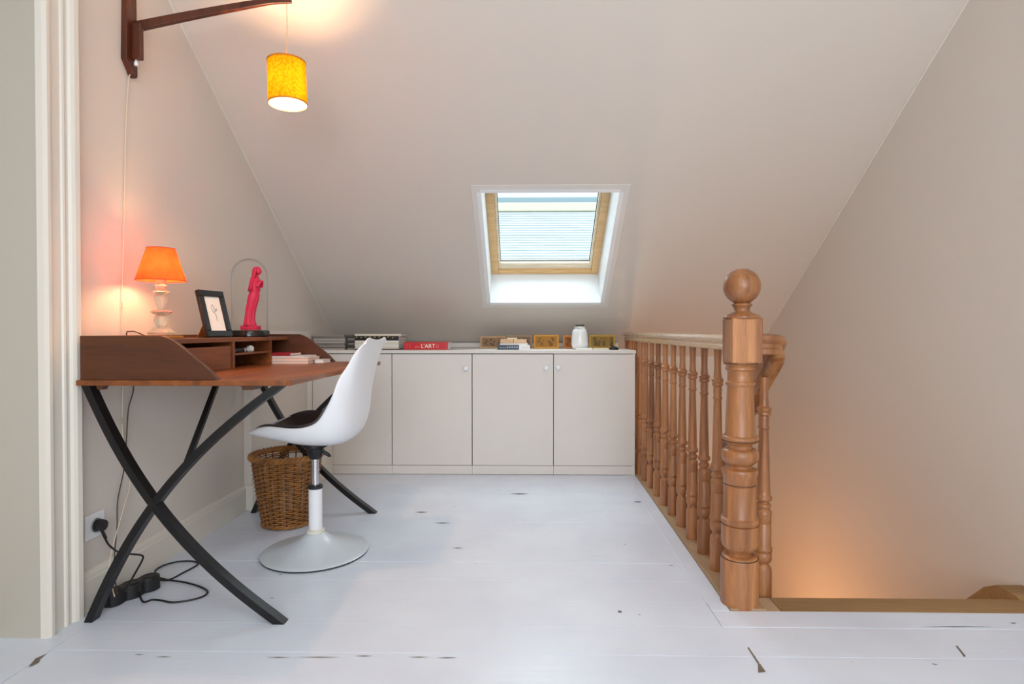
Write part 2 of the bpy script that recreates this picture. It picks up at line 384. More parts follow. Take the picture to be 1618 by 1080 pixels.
# border board beside the doorway and the trim board along the stair edge
bm = nbm(); box(bm, -1.60, -1.388, YR, DT - .0003, -.024, .0004, bev=.0007); obj('floorboard', bm, FLOORM, fl)
bm = nbm(); prism(bm, [(.616, 1.9155), (.676, 1.9155), (.702, 3.72), (.634, 3.72)], 2, -.024, .0022); obj('edge_board', bm, FLOORM, fl, bevel=.001)
bm = nbm(); box(bm, XL, -1.3872, DT + .0005, 1.8095, -.024, .0003, bev=.0007); obj('floorboard', bm, FLOORM, fl)
bm = nbm(); box(bm, .6165, XR, 1.8113, 1.9148, -.024, .0012, bev=.001); obj('edge_board', bm, FLOORM, fl)
# scuffs: a brush-shaped scar, a chip by the doorway
SCAR = mat('bare_wood_scar', (120, 106, 92), .8, var=.25, vscale=60)
def flat(bm, pts, z=.0016): 
    vs = [bm.verts.new((p[0], p[1], z)) for p in pts]; bm.faces.new(vs)
bm = nbm()
P = lambda x, y: at(x, y, 'z', .001)
flat(bm, [P(1181, 1023), P(1183, 1022), P(1200, 1047), P(1198, 1049)]); flat(bm, [P(1198, 1048), P(1201, 1048), P(1210, 1061), P(1198, 1062)])
flat(bm, [P(45, 1053), P(56, 1040), P(74, 1032), P(63, 1041), P(62, 1046), P(50, 1052)]); flat(bm, [P(1111, 943), P(1121, 944), P(1119, 947), P(1112, 946)])
flat(bm, [P(976, 964), P(983, 965), P(982, 967), P(977, 967)]); flat(bm, [P(1510, 1020), P(1513, 1020), P(1526, 1036), P(1524, 1038)])
for (a, b, yy) in ((645, 678, 1037.5), (690, 723, 1038.6), (420, 460, 1038), (470, 540, 1037.7), (560, 590, 1035.8), (1000, 1016, 792.2), (715, 732, 865.2), (806, 835, 779.6), (655, 676, 808.6), (685, 712, 825.5), (245, 272, 1037), (212, 228, 1033.5), (1452, 1570, 989.6), (1594, 1608, 984)):
    flat(bm, [P(a, yy), P((a + b) / 2, yy - .7), P(b, yy), P((a + b) / 2, yy + .7)], .0012)
sc_ = obj('paint_chips', bm, SCAR, fl); sc_['kind'] = 'stuff'

# ------------------------------------------------------------------ stairs
st = thing('staircase', 'wooden staircase going down behind the railing, with brown nosing board at floor edge', 'stairs', (1.27, 1.92, -.02))
bm = nbm(); box(bm, .847, XR, 1.916, 2.015, -.03, .002, bev=.003); obj('nosing_board', bm, OAKD, st)
bm = nbm(); box(bm, .801, .846, 1.916, 2.015, -.03, .001, bev=.002); obj('corner_block', bm, OAKDY, st)
tread = None
for k in range(12):
    yy = 2.005 + .2 * k; zz = -.2 * (k + 1)
    if tread is None:
        bm = nbm(); box(bm, .80, XR - .02, yy, yy + .235, zz - .03, zz, bev=.004); tread = obj('tread', bm, OAKD, st)
        bm = nbm(); box(bm, .80, XR - .02, yy, yy + .015, zz, zz + .17); riser = obj('riser', bm, OAKD, st)
    else:
        for src in (tread, riser):
            c = src.copy(); COL.objects.link(c); c.parent = st; c.location = src.location + Vector((0, .2 * k, -.2 * k))
bm = nbm(); prism(bm, [(2.02, .0), (2.14, -.03), (4.5, -2.39), (4.5, -2.7), (2.02, -.25)], 0, .765, .80); obj('string_board', bm, OAKD, st)
bm = nbm(); prism(bm, [(2.0, .0), (2.02, .012), (2.10, .014), (2.16, -.02), (4.5, -2.36), (4.5, -2.7), (2.02, -.25)], 0, 1.70, XR - .002); obj('string_board', bm, OAKD, st)
bm = nbm(); box(bm, .64, XR, 1.955, YB, -2.9, -2.6); struct('floor_lower', bm, OAKD)
bm = nbm(); box(bm, .62, .72, 1.93, YB, -2.9, -.052); struct('wall_stairwell_left', bm, WALL)
bm = nbm(); box(bm, .72, XR, 1.86, 1.96, -2.9, -.065); struct('wall_stairwell_front', bm, WALL)

# ------------------------------------------------------------------ railing
RX = .738
rl = thing('stair_railing', 'turned honey-wood landing railing with ball-topped newel post along the stair opening', 'railing', (RX, 1.98, 0))
NX, NY = at(1168, 950, 'y', 1.975).x, 1.975
def zf(py, r=.0, Y=1.975): return at(1170, py, 'y', Y - r).z
k_ = 1.975 / 910
prof = [(28, 965), (28.5, 960), (28.5, 897), (28, 894), (28.3, 891), (26, 886), (22, 883), (18, 881), (18, 877), (22, 874), (26, 871), (27.8, 866), (27.6, 838), (27.8, 836.2), (25.5, 835.4), (28.2, 833), (28.4, 826), (26, 824), (24.8, 821), (24.6, 772), (23.6, 771), (23.8, 769), (24.8, 768), (25, 758), (26.8, 753), (27.2, 749), (26, 746), (20, 743), (18, 741), (18, 738), (21, 736.5), (25, 734), (27.6, 729), (28, 723), (27, 717), (23, 712.5), (18.3, 711), (18, 706), (19, 704), (25, 701.5), (27.4, 698), (27.6, 695), (26, 692.5), (23, 691), (22.4, 688), (21.2, 650), (20, 613), (20.2, 611), (22.4, 609), (22.6, 606), (21, 604), (19.5, 602), (19.3, 588), (20.4, 586), (22.5, 584.5), (22.6, 582), (21, 580), (21.5, 578), (25, 576), (25, 573)]
prof = [(r * k_, at(1170, y_, 'y', NY - r * k_).z) for r, y_ in prof]; prof[0] = (prof[0][0], 0)
bm = nbm(); lathe(bm, prof, NX, NY, 48)
zb0, zb1 = zf(574, .05), zf(502, .05)
nw = obj('newel_post', bm, OAK, rl, smooth=True, angle=50)
for y_, r_ in ((769.5, 24.1), (826.5, 27.4), (889.5, 28.1), (700, 27.1), (575, 25.2)):
    zz = at(1170, y_, 'y', NY - r_ * k_).z; rr = r_ * k_
    bm = nbm(); lathe(bm, [(rr - .002, zz - .0014), (rr + .0003, zz - .0012), (rr + .0003, zz + .0012), (rr - .002, zz + .0014)], NX, NY, 40, cap=False); obj('score_line', bm, mat('dark_score_line', (70, 42, 22), .7), nw)
bm = nbm(); hb = .0505; box(bm, NX + .006 - hb, NX + .006 + hb, NY - hb, NY + hb, zb0, zb1, bev=.004); nb = obj('newel_block', bm, OAK, nw)
bm = nbm()
pf = [(27.5, 502.5), (28, 501), (26.5, 498), (22, 495.5), (15, 493.5), (11.8, 491), (11.5, 488), (12.5, 484.5), (15, 482), (15.6, 480.5), (15, 479), (11, 478)]
pf = [(r * k_, zf(y_, r * k_)) for r, y_ in pf]
zc = zf(452.3); R_ = 28.0 * k_
for a in range(1, 18):
    th = -pi / 2 + pi * a / 18
    if zc + R_ * sin(th) > pf[-1][1] + .001: pf.append((R_ * cos(th), zc + R_ * sin(th)))
pf.append((.0008, zc + R_))
lathe(bm, pf, NX + .004, NY, 40); obj('ball_finial', bm, OAK, nw, smooth=True, angle=60)

m_ = .00262
BP = [(10, 879), (10, 833), (9.4, 831), (9.6, 829), (8.2, 826.5), (6.4, 824.5), (6.4, 822), (8.8, 819.5), (9.9, 815), (9.9, 806.5), (9.0, 805.5), (10.3, 804), (10.5, 799), (9.2, 797.5), (9.1, 764), (8.6, 763), (9.2, 762), (9.2, 753), (9.4, 750), (9.4, 745), (7.2, 743), (6.6, 741.5), (8.6, 739.5), (8.8, 737), (8.2, 735), (6.2, 733.5), (6.2, 731.5), (9.6, 729), (10, 726), (9.2, 723.5), (7.8, 722), (7.7, 715), (5.6, 627), (5.6, 625), (6.9, 623.8), (6.9, 621.8), (5.8, 620.6), (6.2, 612), (6.0, 607), (5.6, 605.5), (8.1, 604), (8.3, 601), (7.2, 599.4), (8.7, 597.5), (8.7, 594.5), (6.2, 592.5), (5.6, 589), (4.9, 578), (5.2, 565), (5.9, 549)]
BPm = []
for r, y_ in BP: BPm.append((r * m_ * .985, (879 - y_) / (879 - 549) * .858))
bm = nbm(); lathe(bm, BPm, 0, 0, 20)
bal = obj('baluster', bm, OAK, None, smooth=True, angle=50); bal.parent = rl
def put(o, x, y, z): o.location = Vector((x, y, z)) - parent_world(o.parent)
put(bal, RX, 2.236, .006)
BXR = lambda y: RX
for k in range(1, 13):
    c = bal.copy(); COL.objects.link(c); c.parent = rl; put(c, RX, 2.236 + .1676 * k, .006); c.rotation_euler.z = random.uniform(0, 6)
bm = nbm(); prism(bm, [(.678, 1.917), (.80, 1.917), (.80, YB), (.7065, YB), (.7045, 3.70)], 2, -.05, .007); obj('kerb_board', bm, OAKDY, rl, bevel=.003)
RP = [(-.020, -.030), (.020, -.030), (.024, -.026), (.024, -.014), (.019, -.009), (.019, .002), (.026, .008), (.030, .015), (.026, .024), (.014, .030), (-.014, .030), (-.026, .024), (-.030, .015), (-.026, .008), (-.019, .002), (-.019, -.009), (-.024, -.014), (-.024, -.026)]
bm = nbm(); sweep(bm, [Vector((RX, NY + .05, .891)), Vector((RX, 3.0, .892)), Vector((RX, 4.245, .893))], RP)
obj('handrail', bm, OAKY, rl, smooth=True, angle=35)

sr = thing('stair_handrail', 'darker wooden stair railing curving down the stairs behind the newel post', 'railing', (.86, 2.03, -.05))
path = smooth_path([(.775, 1.975, .885), (.82, 1.972, .885), (.853, 1.985, .878), (.868, 2.03, .845), (.862, 2.10, .775), (.855, 2.2, .675), (.85, 2.5, .375), (.85, 3.0, -.125), (.85, 4.4, -1.525)], 6)
bm = nbm(); sweep(bm, path, [(a * 1.05, b * 1.2) for a, b in RP]); obj('handrail', bm, OAK, sr, smooth=True, angle=35)
for k in range(10):
    c = bal.copy(); COL.objects.link(c); c.parent = sr; yy = 2.055 + .2 * k; c.scale = (1.12, 1.12, .885 if k else .93)
    if k == 0: put(c, .842, yy, -.03)
    else: put(c, .85, yy, .80 - (yy - 2.06) - .765)
# ------------------------------------------------------------------ cabinets
YF = 3.72
CX = [-1.3945, -.8739, -.3527, .1742, .6985]
ZT = .8072
bm = nbm(); box(bm, -1.4295, .704, YF - .008, YB - .145, .786, ZT, bev=.0025)
cnt = solo('countertop', bm, CAB, 'pale greige countertop running over the four low cabinets', 'countertop', (-.35, YF, .786))
labels = ['greige low cabinet half hidden behind the desk and chair, farthest left of the row', 'greige low cabinet with knob at upper right, directly under the red book', 'greige low cabinet with knob at its right edge, below the navy book', 'greige low cabinet beside the railing, knob at its upper left']
bm = nbm(); box(bm, -1.4295, CX[0] - .001, YF, YF + .0195, .0, .785, bev=.001); struct('trim_9', bm, CAB)
kn = [None, (736, 582), (863, 581.5), (882, 581)]
for i in range(4):
    x0, x1 = CX[i], CX[i + 1]
    t = thing('low_cabinet', labels[i], 'cabinet', ((x0 + x1) / 2, YF, 0), 'greige cabinets under the slope')
    bm = nbm(); box(bm, x0 + .0008, x1 - .0008, YF + .02, YB - .17, .0, .785); obj('carcass', bm, DARKGAP if i < 3 else CAB, t)
    bm = nbm(); box(bm, x0 + .0025, x1 - (.0025 if i < 3 else 0), YF, YF + .0195, .0615, .781, bev=.0012); dd = obj('door', bm, CAB, t)
    bm = nbm(); box(bm, x0 + .0006, x1 - .0006, YF + .003, YF + .0195, .002, .0585, bev=.001); obj('plinth', bm, CAB, t)
    if i == 3:
        bm = nbm(); box(bm, x1 - .016, x1, YF + .001, YB - .17, .0, .785); obj('side_panel', bm, CAB, t)
    if kn[i]:
        p = at(*kn[i], 'y', YF - .015)
        bm = nbm(); M = Matrix.Translation((p.x, YF, p.z)) @ Matrix.Rotation(radians(90), 4, 'X')
        lathe(bm, [(.012, 0), (.012, .003), (.006, .004), (.006, .012)], n=16, M=M); kb = obj('knob', bm, CHROME, dd, smooth=True, label='small chrome-backed crystal knob')
        bm = nbm(); lathe(bm, [(.007, .010), (.014, .014), (.017, .020), (.015, .027), (.008, .032)], n=8, M=M)
        obj('crystal', bm, mat('milky_crystal', (245, 246, 250), .1, spec=.9, coat=.8), dd)
# pale upstand strip at the back of the counter
bm = nbm(); box(bm, -1.39, .70, YB - .19, YB - .175, ZT + .0005, ZT + .034, bev=.002)
struct('trim_5', bm, CAB)

# ------------------------------------------------------------------ desk
DY0, DY1 = 1.80, 2.95
dk = thing('writing_desk', 'walnut writing desk with curved gallery and crossed black legs along the left wall', 'desk', (-1.09, (DY0 + DY1) / 2, 0))
DX0, DX1, DZ0, DZ1 = -1.43, -.748, .757, .7745
bm = nbm(); c_ = .014
prism(bm, [(DX0, DY0), (DX1 - c_, DY0), (DX1, DY0 + c_), (DX1, DY1 - c_), (DX1 - c_, DY1), (DX0, DY1)], 2, DZ0, DZ1)
obj('desktop', bm, TEAK, dk, bevel=.002)
gal = [(DX0 + .006, DZ1), (DX0 + .006, .9155)]
for px, py in ((215, 529.3), (238, 529.2), (253.7, 530.2), (265, 534), (276, 539.8), (285, 546), (294.4, 553.7), (313, 569.4), (331.5, 585), (345.5, 597.5)):
    p = at(px, py, 'y', DY0 + .011); gal.append((p.x, min(p.z, .9155)))
gal[-1] = (gal[-1][0], DZ1)
for a, b in ((DY0 + .011, DY0 + .028), (DY1 - .028, DY1 - .011)):
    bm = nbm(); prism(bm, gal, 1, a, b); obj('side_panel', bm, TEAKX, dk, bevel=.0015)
bm = nbm(); box(bm, DX0 + .006, DX0 + .02, DY0 + .028, DY1 - .028, DZ1, .9155); obj('back_panel', bm, TEAK, dk)
SX = -1.215
bm = nbm(); box(bm, DX0 + .02, SX, DY0 + .0285, DY1 - .0285, .886, .903, bev=.001); obj('shelf', bm, TEAK, dk, label='top shelf of the desk gallery')
yd1 = at(370, 570, 'x', SX).y; yd2 = at(429, 560, 'x', SX).y
bm = nbm(); box(bm, DX0 + .02, SX - .001, yd1 - .009, yd1 + .009, DZ1, .886); obj('divider', bm, TEAK, dk)
bm = nbm(); box(bm, DX0 + .02, SX - .001, yd2 - .006, yd2 + .006, DZ1, .886); obj('divider', bm, TEAK, dk)
bm = nbm(); box(bm, DX0 + .02, SX - .006, yd1 + .009, yd2 - .006, .829, .838); obj('middle_shelf', bm, TEAK, dk)
bm = nbm(); box(bm, SX - .02, SX - .006, DY0 + .031, yd1 - .012, DZ1 + .001, .869, bev=.001); dr = obj('drawer', bm, TEAK, dk)
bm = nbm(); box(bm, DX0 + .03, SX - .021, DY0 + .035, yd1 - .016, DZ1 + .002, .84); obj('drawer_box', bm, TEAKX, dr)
# legs
# lower edge of the curved leg, a cubic in height
lx = lambda z: ((-.44874 * z + 1.16844) * z - 1.4322) * z - .80394
low = [(lx(z), z) for z in [DZ0 * (1 - i / 32) ** 1.25 for i in range(33)]]
tk = .023; upp = []
for i, (x, z) in enumerate(low):
    a = low[max(i - 1, 0)]; b = low[min(i + 1, len(low) - 1)]; dx, dz = b[0] - a[0], b[1] - a[1]; l = sqrt(dx * dx + dz * dz)
    upp.append((x - dz / l * tk, z + dx / l * tk))
upp[0] = (low[0][0] + .026, DZ0); upp[-1] = (low[-1][0] + .036, 0.0)
upp[-2] = (upp[-2][0], max(upp[-2][1], .012))
outline = low + upp[::-1]
mir = [(x, DZ0 - z) for x, z in outline]
def legpair(y0):
    for ol, y_a, y_b in ((outline, y0, y0 + .035), (mir, y0 + .0015, y0 + .0365)):
        bm = nbm(); n = len(low)
        A = [[bm.verts.new((x, yy, z)) for x, z in ol] for yy in (y_a, y_b)]
        N_ = len(ol)
        for a in range(n - 1):
            b = N_ - 1 - a
            bm.faces.new((A[0][a], A[0][a + 1], A[0][b - 1], A[0][b])); bm.faces.new((A[1][b], A[1][b - 1], A[1][a + 1], A[1][a]))
        for k in range(N_): bm.faces.new((A[0][k], A[1][k], A[1][(k + 1) % N_], A[0][(k + 1) % N_]))
        obj('leg', bm, BLACKM, dk, smooth=True, angle=35)
legpair(DY0 + .001); legpair(DY1 - .038)
bm = nbm(); sweep(bm, [Vector((-1.105, DY0 + .03, .475)), Vector((-1.118, DY0 + .27, DZ0))], [(-.006, -.009), (.006, -.009), (.006, .009), (-.006, .009)], up=Vector((1, 0, 0))); obj('brace', bm, BLACKM, dk)
bm = nbm(); px = at(258, 785, 'y', DY0 + .04)
lathe(bm, [(.008, -.006), (.008, .006)], n=6, M=Matrix.Translation((px.x, DY0 + .041, px.z)) @ Matrix.Rotation(radians(90), 4, 'X')); obj('bolt', bm, BLACKM, dk)
for (xa, xb, ya, yb) in ((-.905, -.862, DY0 + .006, DY0 + .07), (-1.37, -1.345, DY0 + .006, DY0 + .03), (-.93, -.89, DY1 - .075, DY1 - .04)):
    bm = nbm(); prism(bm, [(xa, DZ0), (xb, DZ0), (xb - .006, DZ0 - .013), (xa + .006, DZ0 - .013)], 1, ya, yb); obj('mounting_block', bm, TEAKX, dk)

# ------------------------------------------------------------------ chair
CXx, CYy = -.888, 2.40
ch = thing('swivel_chair', 'white plastic shell swivel chair with dark seat pad on a round pedestal, at the desk', 'chair', (CXx, CYy, 0))
ST = [(-1.142, .514, -1.105, .530, .095), (-1.118, .509, -1.062, .548, .150), (-1.06, .497, -1.005, .562, .188), (-.98, .482, -.95, .561, .205), (-.90, .469, -.90, .558, .211), (-.82, .465, -.848, .563, .212), (-.755, .473, -.802, .585, .210), (-.708, .508, -.768, .64, .206), (-.686, .565, -.745, .69, .202), (-.678, .64, -.728, .745, .188), (-.668, .72, -.693, .80, .180), (-.652, .80, -.666, .853, .175), (-.634, .865, -.642, .893, .170), (-.622, .895, -.626, .912, .158)]
def catm(arr, s):
    i = min(int(s), len(arr) - 2); t = s - i
    p0, p1, p2, p3 = arr[max(i - 1, 0)], arr[i], arr[i + 1], arr[min(i + 2, len(arr) - 1)]
    return [.5 * (2 * b + (c - a) * t + (2 * a - 5 * b + 4 * c - d) * t * t + (3 * b - a - 3 * c + d) * t ** 3) for a, b, c, d in zip(p0, p1, p2, p3)]
def shp(s, t):
    sx, sz, rx, rz, wd = catm(ST, s); f = abs(t) ** 2.3
    z = sz + (rz - sz) * f
    if s > 10.5: z -= max(0, (abs(t) - .45) / .55) ** 2.4 * .042 * ((s - 10.5) / 2.5) ** 1.3
    if s > 12: z += (1 - cos(pi * min(1, abs(t) / .7))) * .003 * (s - 12)
    return Vector((sx + (rx - sx) * f, CYy + wd * sin(t * pi / 2 * .96) / sin(pi / 2 * .96), z))
def grid(bm, s0, s1, ns, t0, t1, nt_, fn):
    V_ = [[bm.verts.new(fn(s0 + (s1 - s0) * i / ns, t0 + (t1 - t0) * j / nt_)) for j in range(nt_ + 1)] for i in range(ns + 1)]
    for i in range(ns):
        for j in range(nt_): bm.faces.new((V_[i][j], V_[i + 1][j], V_[i + 1][j + 1], V_[i][j + 1]))
    return V_
bm = nbm(); grid(bm, 0, 13, 52, -1, 1, 28, shp)
sh = obj('seat_shell', bm, WHITEP, ch, smooth=True, angle=180)
so = sh.modifiers.new('solid', 'SOLIDIFY'); so.thickness = .007; so.offset = 0
sb = sh.modifiers.new('sub', 'SUBSURF'); sb.levels = sb.render_levels = 1
def nrm(s, t):
    e = .02; a = shp(min(s + e, 13), t) - shp(max(s - e, 0), t); b = shp(s, min(t + e, 1)) - shp(s, max(t - e, -1)); n = a.cross(b); n.normalize()
    if n.dot(Vector((-.5, 0, 1))) < 0: n = -n
    return n
def cush(s, t):
    u = (s - 1.2) / 6.1; e = max(0, min(1, 1 - abs(2 * u - 1) ** 3)) * max(0, 1 - abs(t / 1.0) ** 4)
    k = max(0, min(1, (s - 4.2) / 3.2)); d = Vector((-k, 0, 1 - .75 * k)).normalized()
    return shp(s, t) + d * (.0062 + .034 * e ** .6)
bm = nbm(); A = grid(bm, 1.2, 7.3, 44, -.985, .985, 36, cush); obj('seat_cushion', bm, CUSH, ch, smooth=True, angle=180)
bm = nbm(); lathe(bm, [(.022, .395), (.030, .41), (.036, .440), (.05, .446), (.05, .462), (.02, .464)], CXx, CYy, 24); mt = obj('seat_mount', bm, BLACKP, ch, smooth=True)
bm = nbm(); tube(bm, [(CXx + .03, CYy - .01, .45), (CXx + .05, CYy - .06, .44), (CXx + .055, CYy - .09, .422)], .004); lv = obj('height_lever', bm, BLACKM, ch, smooth=True)
bm = nbm()
p = at(516, 716, 'y', CYy - .10); Mx = Matrix.Translation(p) @ Matrix.Rotation(radians(35), 4, 'Y')
lathe(bm, [(.002, -.008), (.008, -.006), (.011, 0), (.008, .005), (.002, .007)], n=14, M=Mx, rx=2.1, ry=1); obj('lever_paddle', bm, BLACKP, lv, smooth=True)
bm = nbm(); lathe(bm, [(.0145, .27), (.0145, .385), (.0155, .386), (.0155, .398)], CXx, CYy, 24); obj('gas_lift', bm, CHROME, ch, smooth=True)
bm = nbm(); lathe(bm, [(.0285, .270), (.0305, .272), (.0305, .282), (.028, .284), (.018, .284)], CXx, CYy, 24); obj('lift_ring', bm, BLACKP, ch, smooth=True)
bm = nbm(); lathe(bm, [(.0275, .085), (.0275, .271)], CXx, CYy, 32); obj('pedestal_sleeve', bm, WHITEP, ch, smooth=True)
bm = nbm(); lathe(bm, [(.036, .082), (.037, .088), (.036, .098), (.031, .101), (.0276, .101)], CXx, CYy, 32); obj('collar', bm, mat('ivory_collar_plastic', (222, 220, 204), .4), ch, smooth=True)
bm = nbm(); lathe(bm, [(.216, .006), (.217, .009), (.212, .012), (.19, .016), (.15, .026), (.11, .040), (.08, .054), (.058, .067), (.044, .080), (.038, .086)], CXx, CYy, 64); bs = obj('pedestal_base', bm, BASEM, ch, smooth=True, angle=60)
bm = nbm(); lathe(bm, [(.212, .0), (.2155, .001), (.2165, .006), (.212, .007)], CXx, CYy, 64); obj('rubber_rim', bm, BLACKP, bs, smooth=True)

# ------------------------------------------------------------------ wicker basket
BX, BY = -1.160, 2.765
bk = thing('wicker_basket', 'brown woven wicker waste basket standing behind the swivel chair', 'basket', (BX, BY, 0))
br = lambda z: .108 + (.158 - .108) * min(1, (z / .335)) ** .8
NS = 26
for k in range(NS):
    a = 2 * pi * k / NS
    bm = nbm(); tube(bm, [(BX + br(z) * cos(a), BY + br(z) * sin(a), z) for z in (.006, .06, .12, .18, .24, .29, .335)], .0032, n=6, per=2); obj('stake', bm, WICKD, bk, smooth=True)
rows = 31; wv = nbm(); last = None
for i in range(rows):
    z0 = .022 + i * (.300 / (rows - 1)); ph = (i % 2) * pi
    seg = NS * 4; pts = []
    for j in range(seg):
        a = 2 * pi * j / seg
        rr = br(z0) + .0034 * cos(NS / 2 * a + ph); pts.append(Vector((BX + rr * cos(a), BY + rr * sin(a), z0 + .0006 * sin(5 * a + i * 1.7) + random.uniform(-.0005, .0005))))
    skip = i in (26, 27, 28)
    if skip:
        # hand hole at the back
        keep = [j for j in range(seg) if not (.20 < (j / seg) % 1 < .30)]
        run = [pts[j] for j in range(int(.30 * seg) + 1, seg)] + [pts[j] for j in range(0, int(.20 * seg))]
        sweep(wv, run, circ(.0040, 6))
    else: sweep(wv, pts, circ(.0038, 6), closed=True)
wo = obj('woven_side', wv, WICK, bk, smooth=True); wo['kind'] = 'stuff'
for s_, nm in ((0, 'rim_strand'), (2 * pi / 3, 'rim_strand'), (4 * pi / 3, 'rim_strand')):
    bm = nbm(); pts = []
    for j in range(260):
        a = 2 * pi * j / 260; q = 16 * a + s_; rr = br(.335) + .004 + .0075 * cos(q); pts.append(Vector((BX + rr * cos(a), BY + rr * sin(a), .334 + .0085 * sin(q))))
    sweep(bm, pts, circ(.0072, 6), closed=True); obj(nm, bm, WICK, bk, smooth=True)
for s_ in (0, pi):
    bm = nbm(); pts = []
    for j in range(160):
        a = 2 * pi * j / 160; q = 13 * a + s_; rr = br(.01) + .002 + .004 * cos(q); pts.append(Vector((BX + rr * cos(a), BY + rr * sin(a), .011 + .004 * sin(q))))
    sweep(bm, pts, circ(.0055, 6), closed=True); obj('foot_strand', bm, WICK, bk, smooth=True)
bm = nbm(); lathe(bm, [(.106, .006), (.106, .012)], BX, BY, 24); obj('bottom', bm, WICKD, bk)

# ------------------------------------------------------------------ pendant on the wall bracket
PLY = 2.2
bk2 = thing('wall_bracket', 'dark teak wall bracket with a long swing arm, high on the left wall', 'bracket', (XL, 2.11, 1.9))
pl = at(190, 60, 'x', XL).y; pr = pl + .062
zb = at(200, 112, 'x', XL + .02).z
bm = nbm(); prism(bm, [(pl, zb + .045), (pl + .028, zb + .012), (pl + .034, zb), (pl + .055, zb - .006), (pl + .062, zb + .004), (pl + .056, zb + .5), (pl + .012, zb + .5)], 0, XL, XL + .022)
obj('wall_plate', bm, DTEAK, bk2, bevel=.003)
zt = at(205, 50, 'x', XL + .04).z; z1 = at(205, 86, 'x', XL + .04).z
bm = nbm(); prism(bm, [(pl + .024, z1), (pl + .044, z1), (pl + .044, zt + .05), (pl + .024, zt + .05)], 0, XL + .022, XL + .058); obj('pivot_block', bm, DTEAK, bk2, bevel=.004)
bm = nbm(); lathe(bm, [(.007, 0), (.007, .012), (.004, .014), (.004, .024)], XL + .033, pl + .036, 12, M=Matrix.Translation((0, 0, z1 - .02))); obj('cord_grip', bm, WHITEP, bk2, smooth=True, label='small white plastic cord grip')
a0 = at(208, 44, 'y', 2.13); a1 = at(300, 25, 'y', 2.155); a2 = at(400, 6.5, 'y', 2.18); a3 = at(432, 2.5, 'y', 2.19); a4 = at(461, 2.5, 'y', 2.2)
ap = smooth_path([a0, a1, a2, a3, a4], 6); scs = [1 - .62 * (i / (len(ap) - 1)) ** 1.2 for i in range(len(ap))]
bm = nbm(); sweep(bm, ap, [(-.011, -.016), (.011, -.016), (.011, .016), (-.011, .016)], scales=scs); obj('swing_arm', bm, DTEAK, bk2, bevel=.002)
pc = at(453, 97, 'y', PLY); pb = at(455, 165, 'y', PLY)
pt = thing('pendant_lamp', 'small lit yellow fabric drum lampshade hanging from the teak arm', 'lamp', (pc.x, PLY, pb.z - .002))
Mt = Matrix.Translation(pb) @ Matrix.Rotation(radians(-1.8), 4, 'Y'); hh = pc.z - pb.z; R = .0705
bm = nbm(); lathe(bm, [(R, 0), (R * .985, hh)], n=48, M=Mt, cap=False); psh = obj('lamp_shade', bm, shade_mat('yellow_speckled_fabric', (255, 172, 22) , .45, 120, .5), pt, smooth=True)
LIN = shade_mat('white_shade_liner', (255, 244, 224), .45, 20, .98)
bm = nbm(); lathe(bm, [(R - .0012, .001), (R * .985 - .0012, hh - .001)], n=48, M=Mt, cap=False); obj('shade_liner', bm, LIN, psh, smooth=True, label='white inner liner')
for zz, rr in ((.002, R), (hh - .004, R * .985)):
    bm = nbm(); sweep(bm, [Mt @ Vector((rr * cos(a), rr * sin(a), zz)) for a in [2 * pi * k / 48 for k in range(48)]], [(-.0012, -.003), (.0012, -.003), (.0012, .003), (-.0012, .003)], closed=True); obj('shade_binding', bm, mat('ochre_binding_tape', (190, 120, 20), .7), pt, smooth=True)
bm = nbm()
for k in range(3):
    a = 2 * pi * k / 3; sweep(bm, [Mt @ Vector((.012 * cos(a), .012 * sin(a), hh - .012)), Mt @ Vector((R * .98 * cos(a), R * .98 * sin(a), hh - .006))], circ(.0012, 6))
obj('spider_fitting', bm, CHROME, pt)
bm = nbm(); lathe(bm, [(.013, hh - .055), (.015, hh - .05), (.015, hh - .015), (.006, hh - .004)], n=20, M=Mt); obj('bulb_socket', bm, WHITEP, pt, smooth=True)
bm = nbm(); lathe(bm, [(.002, hh - .100), (.009, hh - .097), (.014, hh - .088), (.014, hh - .078), (.011, hh - .066), (.009, hh - .055)], n=24, M=Mt); obj('bulb', bm, emit_mat('warm_bulb_glow', (1, .72, .42), 14), pt, smooth=True)
l_ = point('pendant_bulb_light', Mt @ Vector((0, 0, hh - .085)), 22.0, (1, .60, .31), .034)
l_.parent = pt; l_.location = Vector(l_.location) - pt.location
tip = at(453, 4, 'y', PLY)
bm = nbm(); tube(bm, [tip, (pc + tip) / 2 + Vector((.001, 0, 0)), Mt @ Vector((0, 0, hh - .005))], .0013, n=6); obj('lamp_cord', bm, mat('pale_lamp_cord', (196, 160, 120), .6), pt, smooth=True)

# cords on the left wall
wcm = mat('cream_cord', (220, 206, 184), .5)
cw = [at(x, y, 'x', XL + .006) for x, y in ((201, 110), (203, 130), (199, 200), (197, 300), (195, 400), (193, 470), (194, 540), (194, 608), (194, 690))]
cw[0] = Vector((XL + .012, pl + .035, zb + .004))
cw += [at(205, 760, 'x', XL + .006), at(196, 800, 'x', XL + .02), at(177, 868, 'x', XL + .04), at(173, 905, 'x', XL + .06), at(181, 942, 'x', XL + .12)]
bm = nbm(); tube(bm, cw, .0018, n=6, per=8); obj('hanging_cord', bm, wcm, bk2, smooth=True, label='thin cream cord down the wall')

